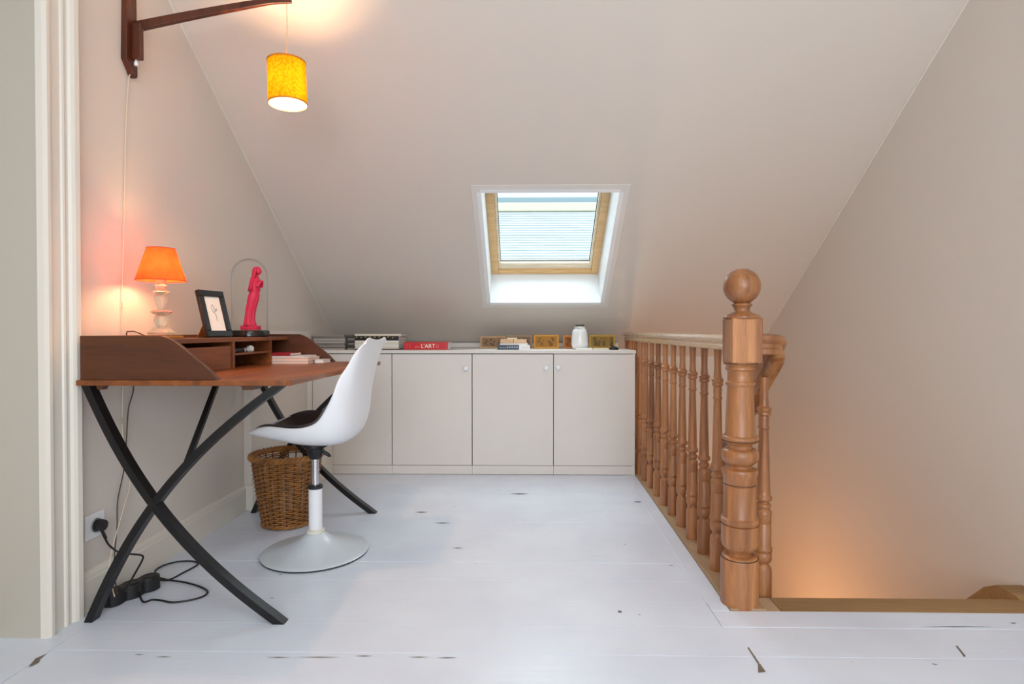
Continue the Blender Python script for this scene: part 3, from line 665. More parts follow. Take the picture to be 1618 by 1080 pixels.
# ------------------------------------------------------------------ table lamp
LX = -1.335; LY = at(255, 520, 'x', LX).y; SZ = .903
LS = 1 / F * (LY + .0)                     # metres per photo pixel at the lamp
tl = thing('table_lamp', 'lit crystal table lamp with a red-orange cone shade on the desk shelf', 'lamp', (LX, LY, SZ))
zl = lambda py: at(255, py, 'y', LY).z
GL = bpy.data.materials.new('amber_tinted_crystal'); GL.use_nodes = True; b_ = GL.node_tree.nodes['Principled BSDF']
b_.inputs['Base Color'].default_value = (1, .93, .74, 1); b_.inputs['Transmission Weight'].default_value = .7; b_.inputs['Roughness'].default_value = .06; b_.inputs['IOR'].default_value = 1.5
GOLD = mat('polished_brass', (222, 170, 82), .25, 1)
def lz(p0): return [(r * LS / 1.05, zl(y_)) for r, y_ in p0]
k_off = SZ + .004 - zl(531)
def part_l(nm, pr_, m, n=12, smooth=False, parent=None):
    bm = nbm(); lathe(bm, [(r, max(z + k_off, SZ)) for r, z in lz(pr_)], LX, LY, n); return obj(nm, bm, m, parent or tl, smooth=smooth)
bm = nbm(); box(bm, LX - .052, LX + .052, LY - .052, LY + .052, SZ, SZ + .011, bev=.003); obj('foot_plate', bm, GOLD, tl)
part_l('foot_disc', [(19, 526), (20, 523), (15, 518), (9, 514)], GL, 12)
part_l('crystal_ball', [(6, 515), (9.5, 510), (11, 504), (9, 498), (6, 495)], GL, 10)
part_l('crystal_saucer', [(6, 496), (13, 494), (17, 490.5), (13, 488), (6, 487)], GL, 16)
part_l('crystal_vase', [(5, 487), (6.5, 483), (9, 473), (9.8, 466), (6, 464)], GL, 10)
part_l('crystal_saucer', [(6, 465), (10, 463), (13, 459.5), (10, 457.5), (5, 457)], GL, 16)
part_l('crystal_ball', [(5, 457), (8, 454), (9.5, 450), (8, 447.5), (5, 446)], GL, 10)
part_l('bulb_socket', [(6.5, 446), (8, 444), (8, 434), (6, 432)], mat('cream_socket_card', (232, 214, 160), .5), 20, True)
zt0, zt1 = zl(441.5) + k_off, zl(390.5) + k_off
bm = nbm(); r0, r1 = .0815, .046
lathe(bm, [(r0, zt0), (r1, zt1)], LX, LY, 48, cap=False); obj('lamp_shade', bm, shade_mat('red_orange_shade_fabric', (255, 86, 40), .24, 30, .85), tl, smooth=True)
for zz, rr in ((zt0, r0), (zt1, r1)):
    bm = nbm(); sweep(bm, [Vector((LX + rr * cos(a), LY + rr * sin(a), zz)) for a in [2 * pi * k / 48 for k in range(48)]], circ(.0014, 6), closed=True); obj('shade_binding', bm, mat('red_binding_tape', (170, 40, 24), .7), tl, smooth=True)
bm = nbm(); lathe(bm, [(.008, zt0 + .012), (.011, zt0 + .022), (.012, zt0 + .032), (.009, zt0 + .042), (.002, zt0 + .046)], LX, LY, 20); obj('bulb', bm, emit_mat('warm_table_bulb_glow', (1, .62, .3), 10), tl, smooth=True)
l_ = point('table_lamp_bulb_light', (LX, LY, zt0 + .034), 5.0, (1, .60, .29), .03); l_.parent = tl; l_.location = Vector(l_.location) - tl.location
DCORD = mat('dark_brown_lamp_cord', (70, 56, 44), .5)
cp_ = [(LX - .04, LY - .02, SZ + .006), at(222, 527, 'x', -1.36), at(212, 523.5, 'x', -1.40), at(205, 523.5, 'x', -1.42), at(200, 527, 'x', -1.445), at(203, 560, 'x', XL + .012), at(211, 610, 'x', XL + .010), at(203, 645, 'x', XL + .008), at(200, 690, 'x', XL + .008), at(196, 740, 'x', XL + .008), at(186, 790, 'x', XL + .01), at(185, 830, 'x', XL + .02), at(181, 875, 'x', XL + .03), at(180, 905, 'x', XL + .06), at(186, 938, 'x', XL + .125)]
bm = nbm(); tube(bm, cp_, .0021, n=6, per=8); obj('lamp_cord', bm, DCORD, tl, smooth=True)

# ------------------------------------------------------------------ socket, plug cord, power strip
pso = [at(x, y, 'x', XL + .006) for x, y in ((134, 836), (167, 822))]
yc = (pso[0].y + pso[1].y) / 2; zc_ = .272
so_ = thing('wall_socket', 'square white wall socket low on the left wall beside the door casing', 'socket', (XL, yc, zc_ - .042))
bm = nbm(); box(bm, XL, XL + .007, yc - .042, yc + .042, zc_ - .042, zc_ + .042, bev=.002); obj('cover_plate', bm, WHITEP, so_)
bm = nbm(); lathe(bm, [(.024, .0), (.024, .010), (.021, .010), (.020, .003)], n=28, M=Matrix.Translation((XL + .002, yc, zc_)) @ Matrix.Rotation(radians(90), 4, 'Y')); obj('socket_ring', bm, mat('grey_socket_ring', (150, 150, 150), .5), so_, smooth=True)
ex = thing('extension_lead', 'black extension lead with chunky multi-socket block on the floor under the desk', 'extension cord', (-1.36, 1.93, 0))
bm = nbm(); MM = Matrix.Translation((XL + .006, yc, zc_)) @ Matrix.Rotation(radians(90), 4, 'Y')
lathe(bm, [(.018, .0), (.020, .004), (.020, .020), (.017, .032), (.008, .036)], n=24, M=MM); obj('plug', bm, BLACKP, ex, smooth=True)
s0 = Vector((XL + .03, yc + .004, zc_ - .012))
cord = [s0, at(163, 840, 'x', XL + .034), at(169, 856, 'x', XL + .034), at(177, 865, 'x', XL + .04), at(190, 873, 'x', XL + .06), at(208, 875, 'x', XL + .09), at(224, 877, 'x', XL + .11), at(225, 884, 'x', XL + .115), at(213, 906, 'x', XL + .12), at(202, 925, 'x', XL + .125), at(199, 934, 'x', XL + .13)]
bm = nbm(); tube(bm, cord, .0033, n=8, per=8); obj('plug_cord', bm, RUBBER, ex, smooth=True)
bm = nbm(); tube(bm, [at(155, 828, 'x', XL + .045), at(161, 838, 'x', XL + .036), at(167, 850, 'x', XL + .034)], .0052, n=8); obj('strain_relief', bm, BLACKP, ex, smooth=True)
g0 = at(163, 948, 'z', .026); g1 = at(250, 914, 'z', .026)
dv = (g1 - g0); ln = dv.length; dv.normalize(); ang = atan2(dv.y, dv.x)
Ms = Matrix.Translation(g0) @ Matrix.Rotation(ang, 4, 'Z')
bm = nbm(); n_ = 40; outl = []
for i in range(n_ + 1):
    u = i / n_; outl.append((u * ln, (.021 + .012 * abs(sin(u * pi * 3))) - (.008 if u < .03 or u > .97 else 0)))
pts2 = outl + [(a, -b) for a, b in outl[::-1]]
A = [bm.verts.new(Ms @ Vector((u, v, -.025))) for u, v in pts2]; B = [bm.verts.new(Ms @ Vector((u, v * .92, .024))) for u, v in pts2]
bm.faces.new(A); bm.faces.new(B[::-1])
for k in range(len(A)): bm.faces.new((A[k], B[k], B[(k + 1) % len(A)], A[(k + 1) % len(A)]))
ps = obj('socket_block', bm, BLACKP, ex, bevel=.004)
for i in range(3):
    bm = nbm(); c0 = Ms @ Vector((ln * (i + .5) / 3, 0, .024))
    lathe(bm, [(.0215, -.002), (.0215, .0015), (.019, .0015), (.018, -.0005), (.0005, -.0005)], n=24, M=Matrix.Translation(c0)); obj('outlet', bm, BLACKP, ps, smooth=True)
G = lambda x, y, z=.004: at(x, y, 'z', z)
loop = [Ms @ Vector((ln, .0, -.004)), G(268, 915), G(290, 904), G(307, 895), G(313, 890), G(303, 886), G(280, 887), G(258, 893), G(245, 902), G(250, 911), G(268, 916), G(290, 919), G(315, 926), G(328, 934), G(320, 942), G(298, 948), G(272, 951), G(255, 948), G(240, 947), G(226, 950, .01), Ms @ Vector((ln * .55, -.022, -.008))]
bm = nbm(); tube(bm, loop, .0033, n=8, per=8); obj('looped_cord', bm, RUBBER, ex, smooth=True)
tl_ = [Ms @ Vector((0, .012, -.005)), Ms @ Vector((-.012, .016, -.012)), Ms @ Vector((-.022, .004, -.014)), Ms @ Vector((-.02, -.014, -.014)), Ms @ Vector((0, -.018, -.01))]
bm = nbm(); tube(bm, tl_, .0025, n=6); obj('hanging_loop', bm, RUBBER, ps, smooth=True)

# ------------------------------------------------------------------ picture frame
FXp = -1.27; fb = at(347, 530, 'x', FXp); FY = fb.y
pf_ = thing('photo_frame', 'black standing photo frame with a small faint drawing on the desk shelf', 'picture frame', (FXp, FY, SZ))
FW, FH = .137, .198; al = radians(14); lean = radians(15)
Mf = Matrix.Translation((FXp, FY, SZ + .003)) @ Matrix.Rotation(radians(90) - al, 4, 'Z') @ Matrix.Rotation(-lean, 4, 'X')
# local: x across, y depth (front = -y), z up
def lbox(bm, *a, bev=0): box(bm, *a, M=Mf, bev=bev)
bm = nbm(); fwd = .026
for a in ((-FW / 2, FW / 2, 0, fwd), (-FW / 2, FW / 2, FH - fwd, FH)): lbox(bm, a[0], a[1], -.009, .009, a[2], a[3])
for a in ((-FW / 2, -FW / 2 + fwd), (FW / 2 - fwd, FW / 2)): lbox(bm, a[0], a[1], -.009, .009, fwd, FH - fwd)
obj('frame', bm, mat('black_satin_frame', (14, 14, 16), .32), pf_, bevel=.003)
bm = nbm(); lbox(bm, -FW / 2 + fwd - .001, FW / 2 - fwd + .001, -.002, .0, fwd - .001, FH - fwd + .001); obj('picture_mat', bm, PAPER, pf_)
bm = nbm()
cur = [(-.012, .128), (-.004, .138), (.002, .128), (.006, .115), (.012, .112), (.014, .122), (.008, .112), (-.002, .106), (.004, .096), (.006, .085), (.004, .075), (.007, .068)]
tube(bm, [Mf @ Vector((x, -.0025, z)) for x, z in cur], .0009, n=5, per=4); tube(bm, [Mf @ Vector((x, -.0025, z)) for x, z in ((-.012, .126), (-.009, .112), (-.004, .104))], .0008, n=5, per=4)
obj('drawing', bm, mat('grey_ink', (120, 112, 118), .8), pf_)
bm = nbm(); lbox(bm, -FW / 2 + .004, FW / 2 - .004, .009, .011, .004, FH - .004); obj('back_board', bm, mat('brown_frame_board', (150, 88, 40), .7), pf_)
zt_ = FH * .5; top = Mf @ Vector((0, .012, zt_)); foot = Vector((top.x, top.y, SZ)) + (Mf.to_3x3() @ Vector((0, 1, 0))).normalized() * .055; foot.z = SZ + .001
bm = nbm(); sd = (Mf.to_3x3() @ Vector((1, 0, 0)))
dp = (Mf.to_3x3() @ Vector((0, 1, 0))) * .0015
qs = [top - sd * .012, top + sd * .012, (top + foot) / 2 + sd * .024, foot + sd * .024, foot - sd * .024, (top + foot) / 2 - sd * .024]
A = [bm.verts.new(q - dp) for q in qs]; B = [bm.verts.new(q + dp) for q in qs]; bm.faces.new(A); bm.faces.new(B[::-1])
for k in range(6): bm.faces.new((A[k], B[k], B[(k + 1) % 6], A[(k + 1) % 6]))
obj('easel_back', bm, MATS['brown_frame_board'], pf_)

# ------------------------------------------------------------------ glass dome with figurine
GX = -1.318; GY = at(395, 520, 'x', GX).y
zg = lambda py: at(395, py, 'y', GY).z
gb = thing('glass_dome', 'tall clear glass bell dome on a black round base on the desk shelf', 'dome', (GX, GY, SZ))
bm = nbm(); lathe(bm, [(.083, SZ), (.087, SZ + .004), (.087, SZ + .024), (.084, SZ + .030), (.074, SZ + .032)], GX, GY, 48); obj('base', bm, mat('black_lacquer', (16, 15, 16), .2), gb, smooth=True)
bm = nbm(); zdt = zg(408); rd = .080; zz = zdt - rd * 1.02
pr_ = [(rd, SZ + .031), (rd, zz)] + [(rd * cos(a), zz + rd * 1.02 * sin(a)) for a in [pi / 2 * k / 14 for k in range(1, 14)]] + [(.0006, zdt)]
lathe(bm, pr_, GX, GY, 64, cap=False); obj('glass_bell', bm, thin_glass('clear_dome_glass', (.985, .985, .98), .5, .03), gb, smooth=True, angle=180)
# robed figurine: (height px, left px, right px, depth ratio, fold depth)
outl = [(512, 384.5, 405, 1.0, .20), (508, 385.2, 404.3, 1.0, .22), (503, 386, 402.6, 1.0, .24), (496, 387, 402.6, 1.0, .24), (488, 388.0, 403.6, 1.0, .22), (478, 389.6, 406, .95, .20), (470, 391.0, 408.4, .95, .16), (462, 392.6, 409.6, .95, .10), (459, 394.4, 409.0, .90, .05), (456, 393.6, 410.2, .95, .08), (449, 395.4, 411.2, 1.05, .05), (443, 397.2, 411.4, 1.2, .02), (438.5, 399.4, 410.6, 1.35, 0), (436, 401.4, 409.6, 1.25, 0), (434.6, 403.4, 409.0, .9, 0), (432.5, 404.6, 408.8, 1, 0), (430, 404.8, 408.8, 1, 0)]
n_ = 54; fg = nbm(); rings = []; FYg = GY; zoff = zg(517.5) - SZ - .033
for y_, xa, xb, dr_, fo in outl:
    a = at(xa, y_, 'y', FYg); b = at(xb, y_, 'y', FYg); cx = (a.x + b.x) / 2; rx = (b.x - a.x) / 2; ring_ = []
    for k in range(n_):
        q = 2 * pi * k / n_; fd = 1 - fo * (.5 + .5 * sin(9 * q + .9 * sin((512 - y_) * .06))) ** 2
        ring_.append(fg.verts.new((cx + rx * cos(q) * fd, FYg + rx * dr_ * sin(q) * fd, a.z - zoff)))
    rings.append(ring_)
for a, b in zip(rings, rings[1:]):
    for k in range(n_): fg.faces.new((a[k], a[(k + 1) % n_], b[(k + 1) % n_], b[k]))
fg.faces.new(rings[0][::-1]); fg.faces.new(rings[-1])
hd = at(408.2, 424, 'y', FYg); hz = hd.z - zoff
fbx = at(396, 517, 'y', FYg)
PINK = mat('raspberry_resin', (214, 44, 84), .45, spec=.4)
fig = thing('robed_figurine', 'raspberry pink robed praying figurine standing inside the glass dome', 'figurine', (fbx.x, FYg, SZ + .033))
obj('robe', fg, PINK, fig, smooth=True, angle=180)
bm = nbm(); rings = []
for k in range(13):                             # head: chin to crown, with a nose and brow on the front (+x) side
    th = -pi / 2 + pi * (k + .3) / 12.6; rr = .0145 * cos(th); zz = hz + .0195 * sin(th); ring_ = []
    for m in range(24):
        q = 2 * pi * m / 24; ext = 1 + (.34 * max(0, cos(q)) ** 14 if k == 5 else .16 * max(0, cos(q)) ** 14 if k in (4, 6) else -.10 * max(0, cos(q)) ** 6 if k == 7 else .06 * max(0, cos(q)) ** 6 if k in (2, 3) else 0)
        ring_.append(bm.verts.new((hd.x + .002 + rr * ext * cos(q) - .0004 * k, FYg + rr * .92 * sin(q), zz)))
    rings.append(ring_)
for a, b in zip(rings, rings[1:]):
    for m in range(24): bm.faces.new((a[m], a[(m + 1) % 24], b[(m + 1) % 24], b[m]))
bm.faces.new(rings[0][::-1]); bm.faces.new(rings[-1]); obj('head', bm, PINK, fig, smooth=True, angle=180)
bm = nbm()
z_ = lambda py: at(400, py, 'y', FYg).z - zoff
for s_ in (-1, 1):
    sh0 = Vector((hd.x - .006, FYg + s_ * .019, z_(439))); el = Vector((hd.x + .004, FYg + s_ * .022, z_(449))); ha = Vector((at(414, 441, 'y', FYg).x, FYg + s_ * .004, z_(440)))
    pth = smooth_path([sh0, el, (el + ha) / 2 + Vector((0, s_ * .004, -.001)), ha], 4); sweep(bm, pth, circ(.0068, 8), scales=[1.1 - .5 * i / (len(pth) - 1) for i in range(len(pth))])
obj('praying_arms', bm, PINK, fig, smooth=True)
bm = nbm(); vr = []                             # veil from the crown down over the shoulders, open at the face
for u, (vx, vz, rx_, ry_) in enumerate([(405.5, 417.6, .004, .004), (405.2, 418.6, .0125, .012), (405.0, 421.5, .0168, .0165), (404.6, 426, .0180, .0178), (404.0, 431, .0175, .0185), (403.2, 436, .0190, .0240), (402.4, 442, .0215, .0275), (401.0, 450, .0225, .0265), (399.6, 457, .0225, .0250)]):
    c_ = at(vx, vz, 'y', FYg); fl_ = .0022 if u > 4 else 0
    vr.append([bm.verts.new((c_.x + (rx_ + fl_ * sin(k * 2.2)) * cos(a), FYg + (ry_ + fl_ * sin(k * 2.2)) * sin(a), c_.z - zoff)) for k, a in enumerate([pi * .36 + pi * 1.28 * k / 16 for k in range(17)])])
vr = [r for r in vr if r]
for a, b in zip(vr, vr[1:]):
    for k in range(16): bm.faces.new((a[k], a[k + 1], b[k + 1], b[k]))
vo_ = obj('veil', bm, PINK, fig, smooth=True); so = vo_.modifiers.new('solid', 'SOLIDIFY'); so.thickness = .0025
bm = nbm(); pa, pb_ = at(383.5, 517, 'y', FYg), at(409, 517, 'y', FYg); box(bm, pa.x, pb_.x, FYg - .026, FYg + .026, SZ + .0332, SZ + .0535, bev=.003); obj('plinth', bm, PINK, fig)

# ------------------------------------------------------------------ books on the desk
def book(name, label, x0, x1, y0, y1, z0, z1, cover, page=PAPER, spine='y0', cat='book', group=None, rz=0):
    """closed book: cover boards round a page block; spine at the side given"""
    c = Vector(((x0 + x1) / 2, (y0 + y1) / 2, z0)); hx, hy, h = (x1 - x0) / 2, (y1 - y0) / 2, z1 - z0
    t = thing(name, label, cat, c, group); M = Matrix.Translation(c) @ Matrix.Rotation(radians(rz), 4, 'Z'); tc = min(.002, h * .15)
    bm = nbm(); box(bm, -hx, hx, -hy, hy, 0, tc, M=M); box(bm, -hx, hx, -hy, hy, h - tc, h, M=M)
    if spine == 'y0': box(bm, -hx, hx, -hy, -hy + tc, tc, h - tc, M=M)
    elif spine == 'x0': box(bm, -hx, -hx + tc, -hy, hy, tc, h - tc, M=M)
    elif spine == 'x1': box(bm, hx - tc, hx, -hy, hy, tc, h - tc, M=M)
    obj('cover', bm, cover, t)
    e = .003; a = [-hx + e, hx - e, -hy + e, hy - e]
    if spine == 'y0': a[2] = -hy + tc
    if spine == 'x0': a[0] = -hx + tc
    if spine == 'x1': a[1] = hx - tc
    bm = nbm(); box(bm, *a, tc, h - tc, M=M); obj('pages', bm, page, t)
    return t
WC = mat('white_book_cover', (232, 228, 224), .45); REDC = mat('dark_red_book_cover', (150, 30, 44), .4); CRC = mat('cream_book_cover', (222, 212, 192), .5)
PKP = mat('salmon_edged_paper', (232, 196, 176), .7)
by0 = yd2 + .010; by1 = DY1 - .045; z = DZ1 + .0005; bx = at(487, 570, 'y', by0).x
stk = [('white paperback at the bottom of the short stack on the desk', -1.395, bx, .0145, WC, 0), ('white paperback second in the short stack on the desk', -1.395, bx + .002, .0145, WC, 1), ('thin white booklet on top of the two paperbacks on the desk', -1.395, bx - .02, .006, WC, 0)]
z2 = z
for lb, xa, xb, h, m, sh_ in stk:
    book('paperback', lb, xa, xb, by0, by1 - .02 * sh_, z2, z2 + h, m, PKP if m is WC and h > .01 else PAPER, spine='x0', group='paperbacks stacked on the desk'); z2 += h + .0006
book('paperback', 'small dark red paperback lying on top of the desk book stack', -1.395, -1.13, by0, by1 - .03, z2, z2 + .014, REDC, spine='y0')
book('booklet', 'open-edged white booklet lying right of the desk book stack', bx + .006, bx + .05, by0 + .07, by1, DZ1 + .0005, DZ1 + .016, WC, spine='x0')
# small things in the pigeonhole
mz = .8385
p0 = at(380, 553, 'x', SX - .04); p1 = at(395, 550, 'x', SX - .05)
bm = nbm(); box(bm, SX - .075, SX - .02, yd1 + .016, yd1 + .05, mz, mz + .013, bev=.003)
solo('small_packet', bm, mat('pale_blue_card', (190, 196, 222), .5), 'small pale blue packet in the desk pigeonhole, left end', 'packet', (SX - .05, yd1 + .03, mz))
bm = nbm(); box(bm, SX - .085, SX - .03, yd1 + .062, yd1 + .155, mz, mz + .018, bev=.005)
solo('glasses_case', bm, mat('black_case_leather', (18, 18, 22), .35), 'black oblong case in the middle of the desk pigeonhole', 'case', (SX - .06, yd1 + .11, mz))
bm = nbm()
cr = [(SX - .045, yd1 + .17, .010), (SX - .03, yd1 + .20, .016), (SX - .05, yd1 + .225, .012)]
for x_, y_, r_ in cr:
    bmesh.ops.create_icosphere(bm, subdivisions=2, radius=r_, matrix=Matrix.Translation((x_, y_, mz + r_ * .8)))
for v in bm.verts: v.co += Vector((random.uniform(-.003, .003), random.uniform(-.003, .003), random.uniform(-.002, .002)));
for v in bm.verts: v.co.z = max(v.co.z, mz)
solo('crumpled_paper', bm, PAPER, 'crumpled white paper in the desk pigeonhole, right of the black case', 'paper', (SX - .04, yd1 + .195, mz))

# ------------------------------------------------------------------ things on the counter
ct = ZT + .0005
GREYP = mat('grey_magazine_pages', (176, 168, 162), .6); DKP = mat('dark_magazine_cover', (70, 64, 58), .4)
x_a, x_b = -1.41, at(546, 545, 'y', 3.80).x
ORD = ['first', 'second', 'third', 'fourth', 'fifth', 'sixth', 'seventh', 'eighth', 'ninth', 'tenth', 'eleventh']
hm = [.0085] * 11; z = ct
covs = [mat('magazine_cover_%d' % i, c, .35) for i, c in enumerate([(150, 142, 136), (188, 180, 172), (120, 112, 104), (96, 84, 82)])]
for i, h in enumerate(hm):
    lb = 'grey-edged magazine, %s from the top of the stack at the counter\'s far end' % ORD[len(hm) - 1 - i]
    if i == len(hm) - 1: lb = 'topmost magazine of the grey stack behind the desk gallery'
    if i == 0: lb = 'bottom magazine of the grey stack behind the desk gallery'
    dx = random.uniform(-.006, .004); dy = random.uniform(0, .01)
    book('magazine', lb, x_a + dx, x_b + dx, 3.785 + dy, 4.06 + dy, z, z + h, covs[random.choice((0, 1, 1, 0, 2))], GREYP, spine='y0', cat='magazine', group='magazines in the grey stack behind the desk', rz=random.uniform(-1, 1)); z += h + .0003
x_c = at(548, 545, 'y', 3.86).x
z = ct
for i in range(8):
    lb = 'dark magazine, %s from the top of the dark stack beside the pale books' % ORD[7 - i]
    if i == 7: lb = 'top dark magazine of the second stack, just left of the pale books'
    book('magazine', lb, x_c + .012 + random.uniform(-.003, .003), x_c + .065, 3.83 + random.uniform(-.004, .004), 4.09, z, z + .0105, covs[3] if i in (5, 6) else DKP, GREYP, spine='y0' if i % 3 else 'x1', cat='magazine', group='dark magazines in the second stack'); z += .0108
# pale book stack behind the chair back
xb0, xb1 = at(561, 540, 'y', 3.79).x, at(630, 540, 'y', 3.79).x
BLK = mat('black_book_cover', (28, 24, 26), .3); z = ct
specs = [(.006, BLK, 'thin black book at the bottom of the pale book stack', 0), (.0135, CRC, 'cream book just above the thin black one in the tall stack', 0), (.0135, WC, 'pale book third from the bottom of the tall stack', .001), (.0135, CRC, 'cream book fourth from the bottom of the tall stack', -.001), (.0125, WC, 'pale book right under the thick black one', .0), (.030, BLK, 'thick black book with gold specks near top of the tall stack', .0), (.0135, CRC, 'wide cream book lying on top of the tall stack', .016)]
for h, m, lb, ex_ in specs:
    t = book('hardback_book', lb, xb0 - .0, xb1 + ex_, 3.785 + random.uniform(0, .004), 4.03, z, z + h, m, PAPER, spine='y0', group='books in the tall stack behind the chair')
    if h == .030:
        bm = nbm()
        for q in range(9):
            xx = xb0 + .012 + q * .030; bmesh.ops.create_icosphere(bm, subdivisions=1, radius=.006, matrix=Matrix.Translation((xx, 3.784, z + .021 + random.uniform(-.003, .002))) @ Matrix.Diagonal((1.3, .15, .8, 1)))
        obj('gold_specks', bm, mat('muted_gold_print', (150, 140, 90), .5), t)
    z += h + .0004
# red book
xr0, xr1 = at(638.5, 545, 'y', 3.79).x, at(708, 545, 'y', 3.79).x; ra = at(640, 552.5, 'y', 3.79).z
RED = mat('bright_red_book_cover', (206, 20, 30), .35)
rb = book('hardback_book', 'thick red book with pale lettering lying alone on the counter', xr0, xr1, 3.785, 4.0, ct, ct + .050, RED, PAPER, spine='y0')
def text(s, loc, size, m, parent, ext=.0004, rot=(pi / 2, 0, 0), xs=1):
    cu = bpy.data.curves.new('lettering', 'FONT'); cu.body = s; cu.size = size; cu.extrude = ext; cu.offset = size * .012
    tmp = bpy.data.objects.new('tmp', cu); COL.objects.link(tmp); dg = bpy.context.evaluated_depsgraph_get(); me = bpy.data.meshes.new_from_object(tmp.evaluated_get(dg))
    bpy.data.objects.remove(tmp); me.materials.clear(); me.materials.append(m)
    o = bpy.data.objects.new('lettering', me); COL.objects.link(o); o.parent = parent; o.location = Vector(loc) - parent_world(parent); o.rotation_euler = rot; o.scale.x = xs
    return o
lw = mat('ivory_print', (250, 236, 214), .5)
tp = at(665, 549.5, 'y', 3.785)
text("L'ART", (tp.x, 3.7845, ct + .012), .038, lw, rb, xs=.98)
bm = nbm()
for q, (px_, hgt, zz0) in enumerate(((656, .012, .012), (658.5, .014, .012), (661, .012, .012), (688.5, .02, .012), (691.5, .024, .012))):
    p = at(px_, 548, 'y', 3.785); box(bm, p.x, p.x + .006, 3.7843, 3.785, ct + zz0, ct + zz0 + hgt)
obj('small_print', bm, mat('pink_print', (228, 110, 120), .5), rb)
bm = nbm()
for px_ in (641, 646):
    for zz0 in (.010, .028):
        p = at(px_, 548, 'y', 3.785); box(bm, p.x, p.x + .012, 3.7843, 3.785, ct + zz0, ct + zz0 + .012)
p = at(704.5, 548, 'y', 3.785); box(bm, p.x, p.x + .005, 3.7843, 3.785, ct + .008, ct + .04)
obj('emblem_print', bm, mat('dusky_pink_print', (214, 70, 84), .5), rb)

# carved wooden picture blocks
def plaque(px0, px1, ptop, Y, label, c1, c2, figs, seed, group='small wooden picture blocks on the counter', lean=9):
    a = at(px0, ptop, 'y', Y); b = at(px1, ptop, 'y', Y); wd = b.x - a.x; hgt = a.z - ct
    t = thing('picture_block', label, 'picture block', ((a.x + b.x) / 2, Y, ct), group)
    M = Matrix.Translation(((a.x + b.x) / 2, Y, ct)) @ Matrix.Rotation(radians(-lean), 4, 'X'); rnd = random.Random(seed)
    mw = wood('block_wood_%d' % seed, c1, c2, 0, 20, .55); md = mat('block_relief_%d' % seed, tuple(int(v * .6) for v in c1), .6, var=.3, vscale=60)
    fr = .012
    bm = nbm()
    for q in ((-wd / 2, wd / 2, 0, fr), (-wd / 2, wd / 2, hgt - fr, hgt)): box(bm, q[0], q[1], 0, .018, q[2], q[3], M=M)
    for q in ((-wd / 2, -wd / 2 + fr), (wd / 2 - fr, wd / 2)): box(bm, q[0], q[1], 0, .018, fr, hgt - fr, M=M)
    obj('border', bm, mw, t, bevel=.001)
    bm = nbm(); box(bm, -wd / 2 + fr, wd / 2 - fr, .005, .016, fr, hgt - fr, M=M); obj('panel', bm, mat('block_panel_%d' % seed, tuple(int(v * .86) for v in c1), .6, var=.18, vscale=45), t)
    bm = nbm(); iw = wd - 2 * fr - .012; ih = hgt - 2 * fr - .006
    for f in range(figs):
        cx = -iw / 2 + iw * (f + .5) / figs
        for q in range(5):
            r = ih * rnd.uniform(.12, .22); bmesh.ops.create_icosphere(bm, subdivisions=1, radius=r, matrix=M @ Matrix.Translation((cx + rnd.uniform(-.3, .3) * iw / figs, .006, fr + .004 + ih * (.18 + .16 * q))) @ Matrix.Diagonal((1.1, .22, 1, 1)))
    obj('relief', bm, md, t, smooth=True)
TAN = ((168, 128, 86), (196, 160, 118)); OCH = ((192, 128, 22), (214, 150, 40)); OLV = ((170, 128, 34), (196, 152, 52))
plaque(758.5, 799, 530.5, 4.10, 'tan wooden picture block with faint landscape, farthest left', *TAN, 3, 1)
plaque(800, 841, 529, 4.14, 'tan wooden picture block half hidden behind the navy book', (156, 124, 92), (184, 154, 122), 3, 2)
plaque(843.5, 883, 528.5, 4.04, 'ochre wooden picture block with two dark clusters, left of the jug', *OCH, 2, 3)
plaque(889.5, 920, 529, 4.08, 'orange wooden picture block half hidden behind the white jug', (190, 112, 36), (210, 134, 54), 2, 4)
plaque(931.5, 972.5, 528.5, 4.06, 'olive-gold wooden picture block with small figures, right of the jug', *OLV, 4, 5)
# navy book with small wooden pieces on it
nx0, nx1, nx2 = at(786, 548, 'y', 3.79).x, at(820, 548, 'y', 3.79).x, at(837, 548, 'y', 3.79).x
NAVY = mat('navy_book_cover', (38, 46, 62), .4)
nb_ = book('hardback_book', 'navy and white book under the wooden pieces on the counter', nx0, nx2, 3.785, 3.93, ct, ct + .031, NAVY, PAPER, spine='y0')
bm = nbm(); box(bm, nx1, nx2 + .0006, 3.7835, 3.80, ct, ct + .0316); obj('white_spine_end', bm, WC, nb_)
bm = nbm()
for q in range(8):
    px_ = 790 + q * 3.7; p = at(px_, 548, 'y', 3.7845); hh_ = .006 if q < 3 else .012
    box(bm, p.x, p.x + .009, 3.7843, 3.785, ct + .011, ct + .011 + hh_)
for q in range(3):
    p = at(825 + q * 3.5, 548, 'y', 3.783); box(bm, p.x, p.x + .007, 3.7828, 3.7834, ct + .013, ct + .018)
obj('spine_print', bm, mat('pale_blue_print', (150, 160, 178), .5), nb_)
z = ct + .0315
b2 = book('booklet', 'thin white booklet lying on the navy book', at(790, 543, 'y', 3.80).x, at(833.5, 543, 'y', 3.80).x, 3.80, 3.92, z, z + .011, WC, PAPER, spine='y0')
z += .0115
BIRCH = wood('birch_wood', (214, 172, 126), (232, 196, 152), 0, 14, .5)
bm = nbm(); box(bm, at(790.5, 540, 'y', 3.81).x, at(811, 540, 'y', 3.81).x, 3.81, 3.87, z, z + .026, bev=.002); solo('wooden_block', bm, BIRCH, 'left pale wooden block on the navy book', 'block', (at(800, 540, 'y', 3.81).x, 3.84, z))
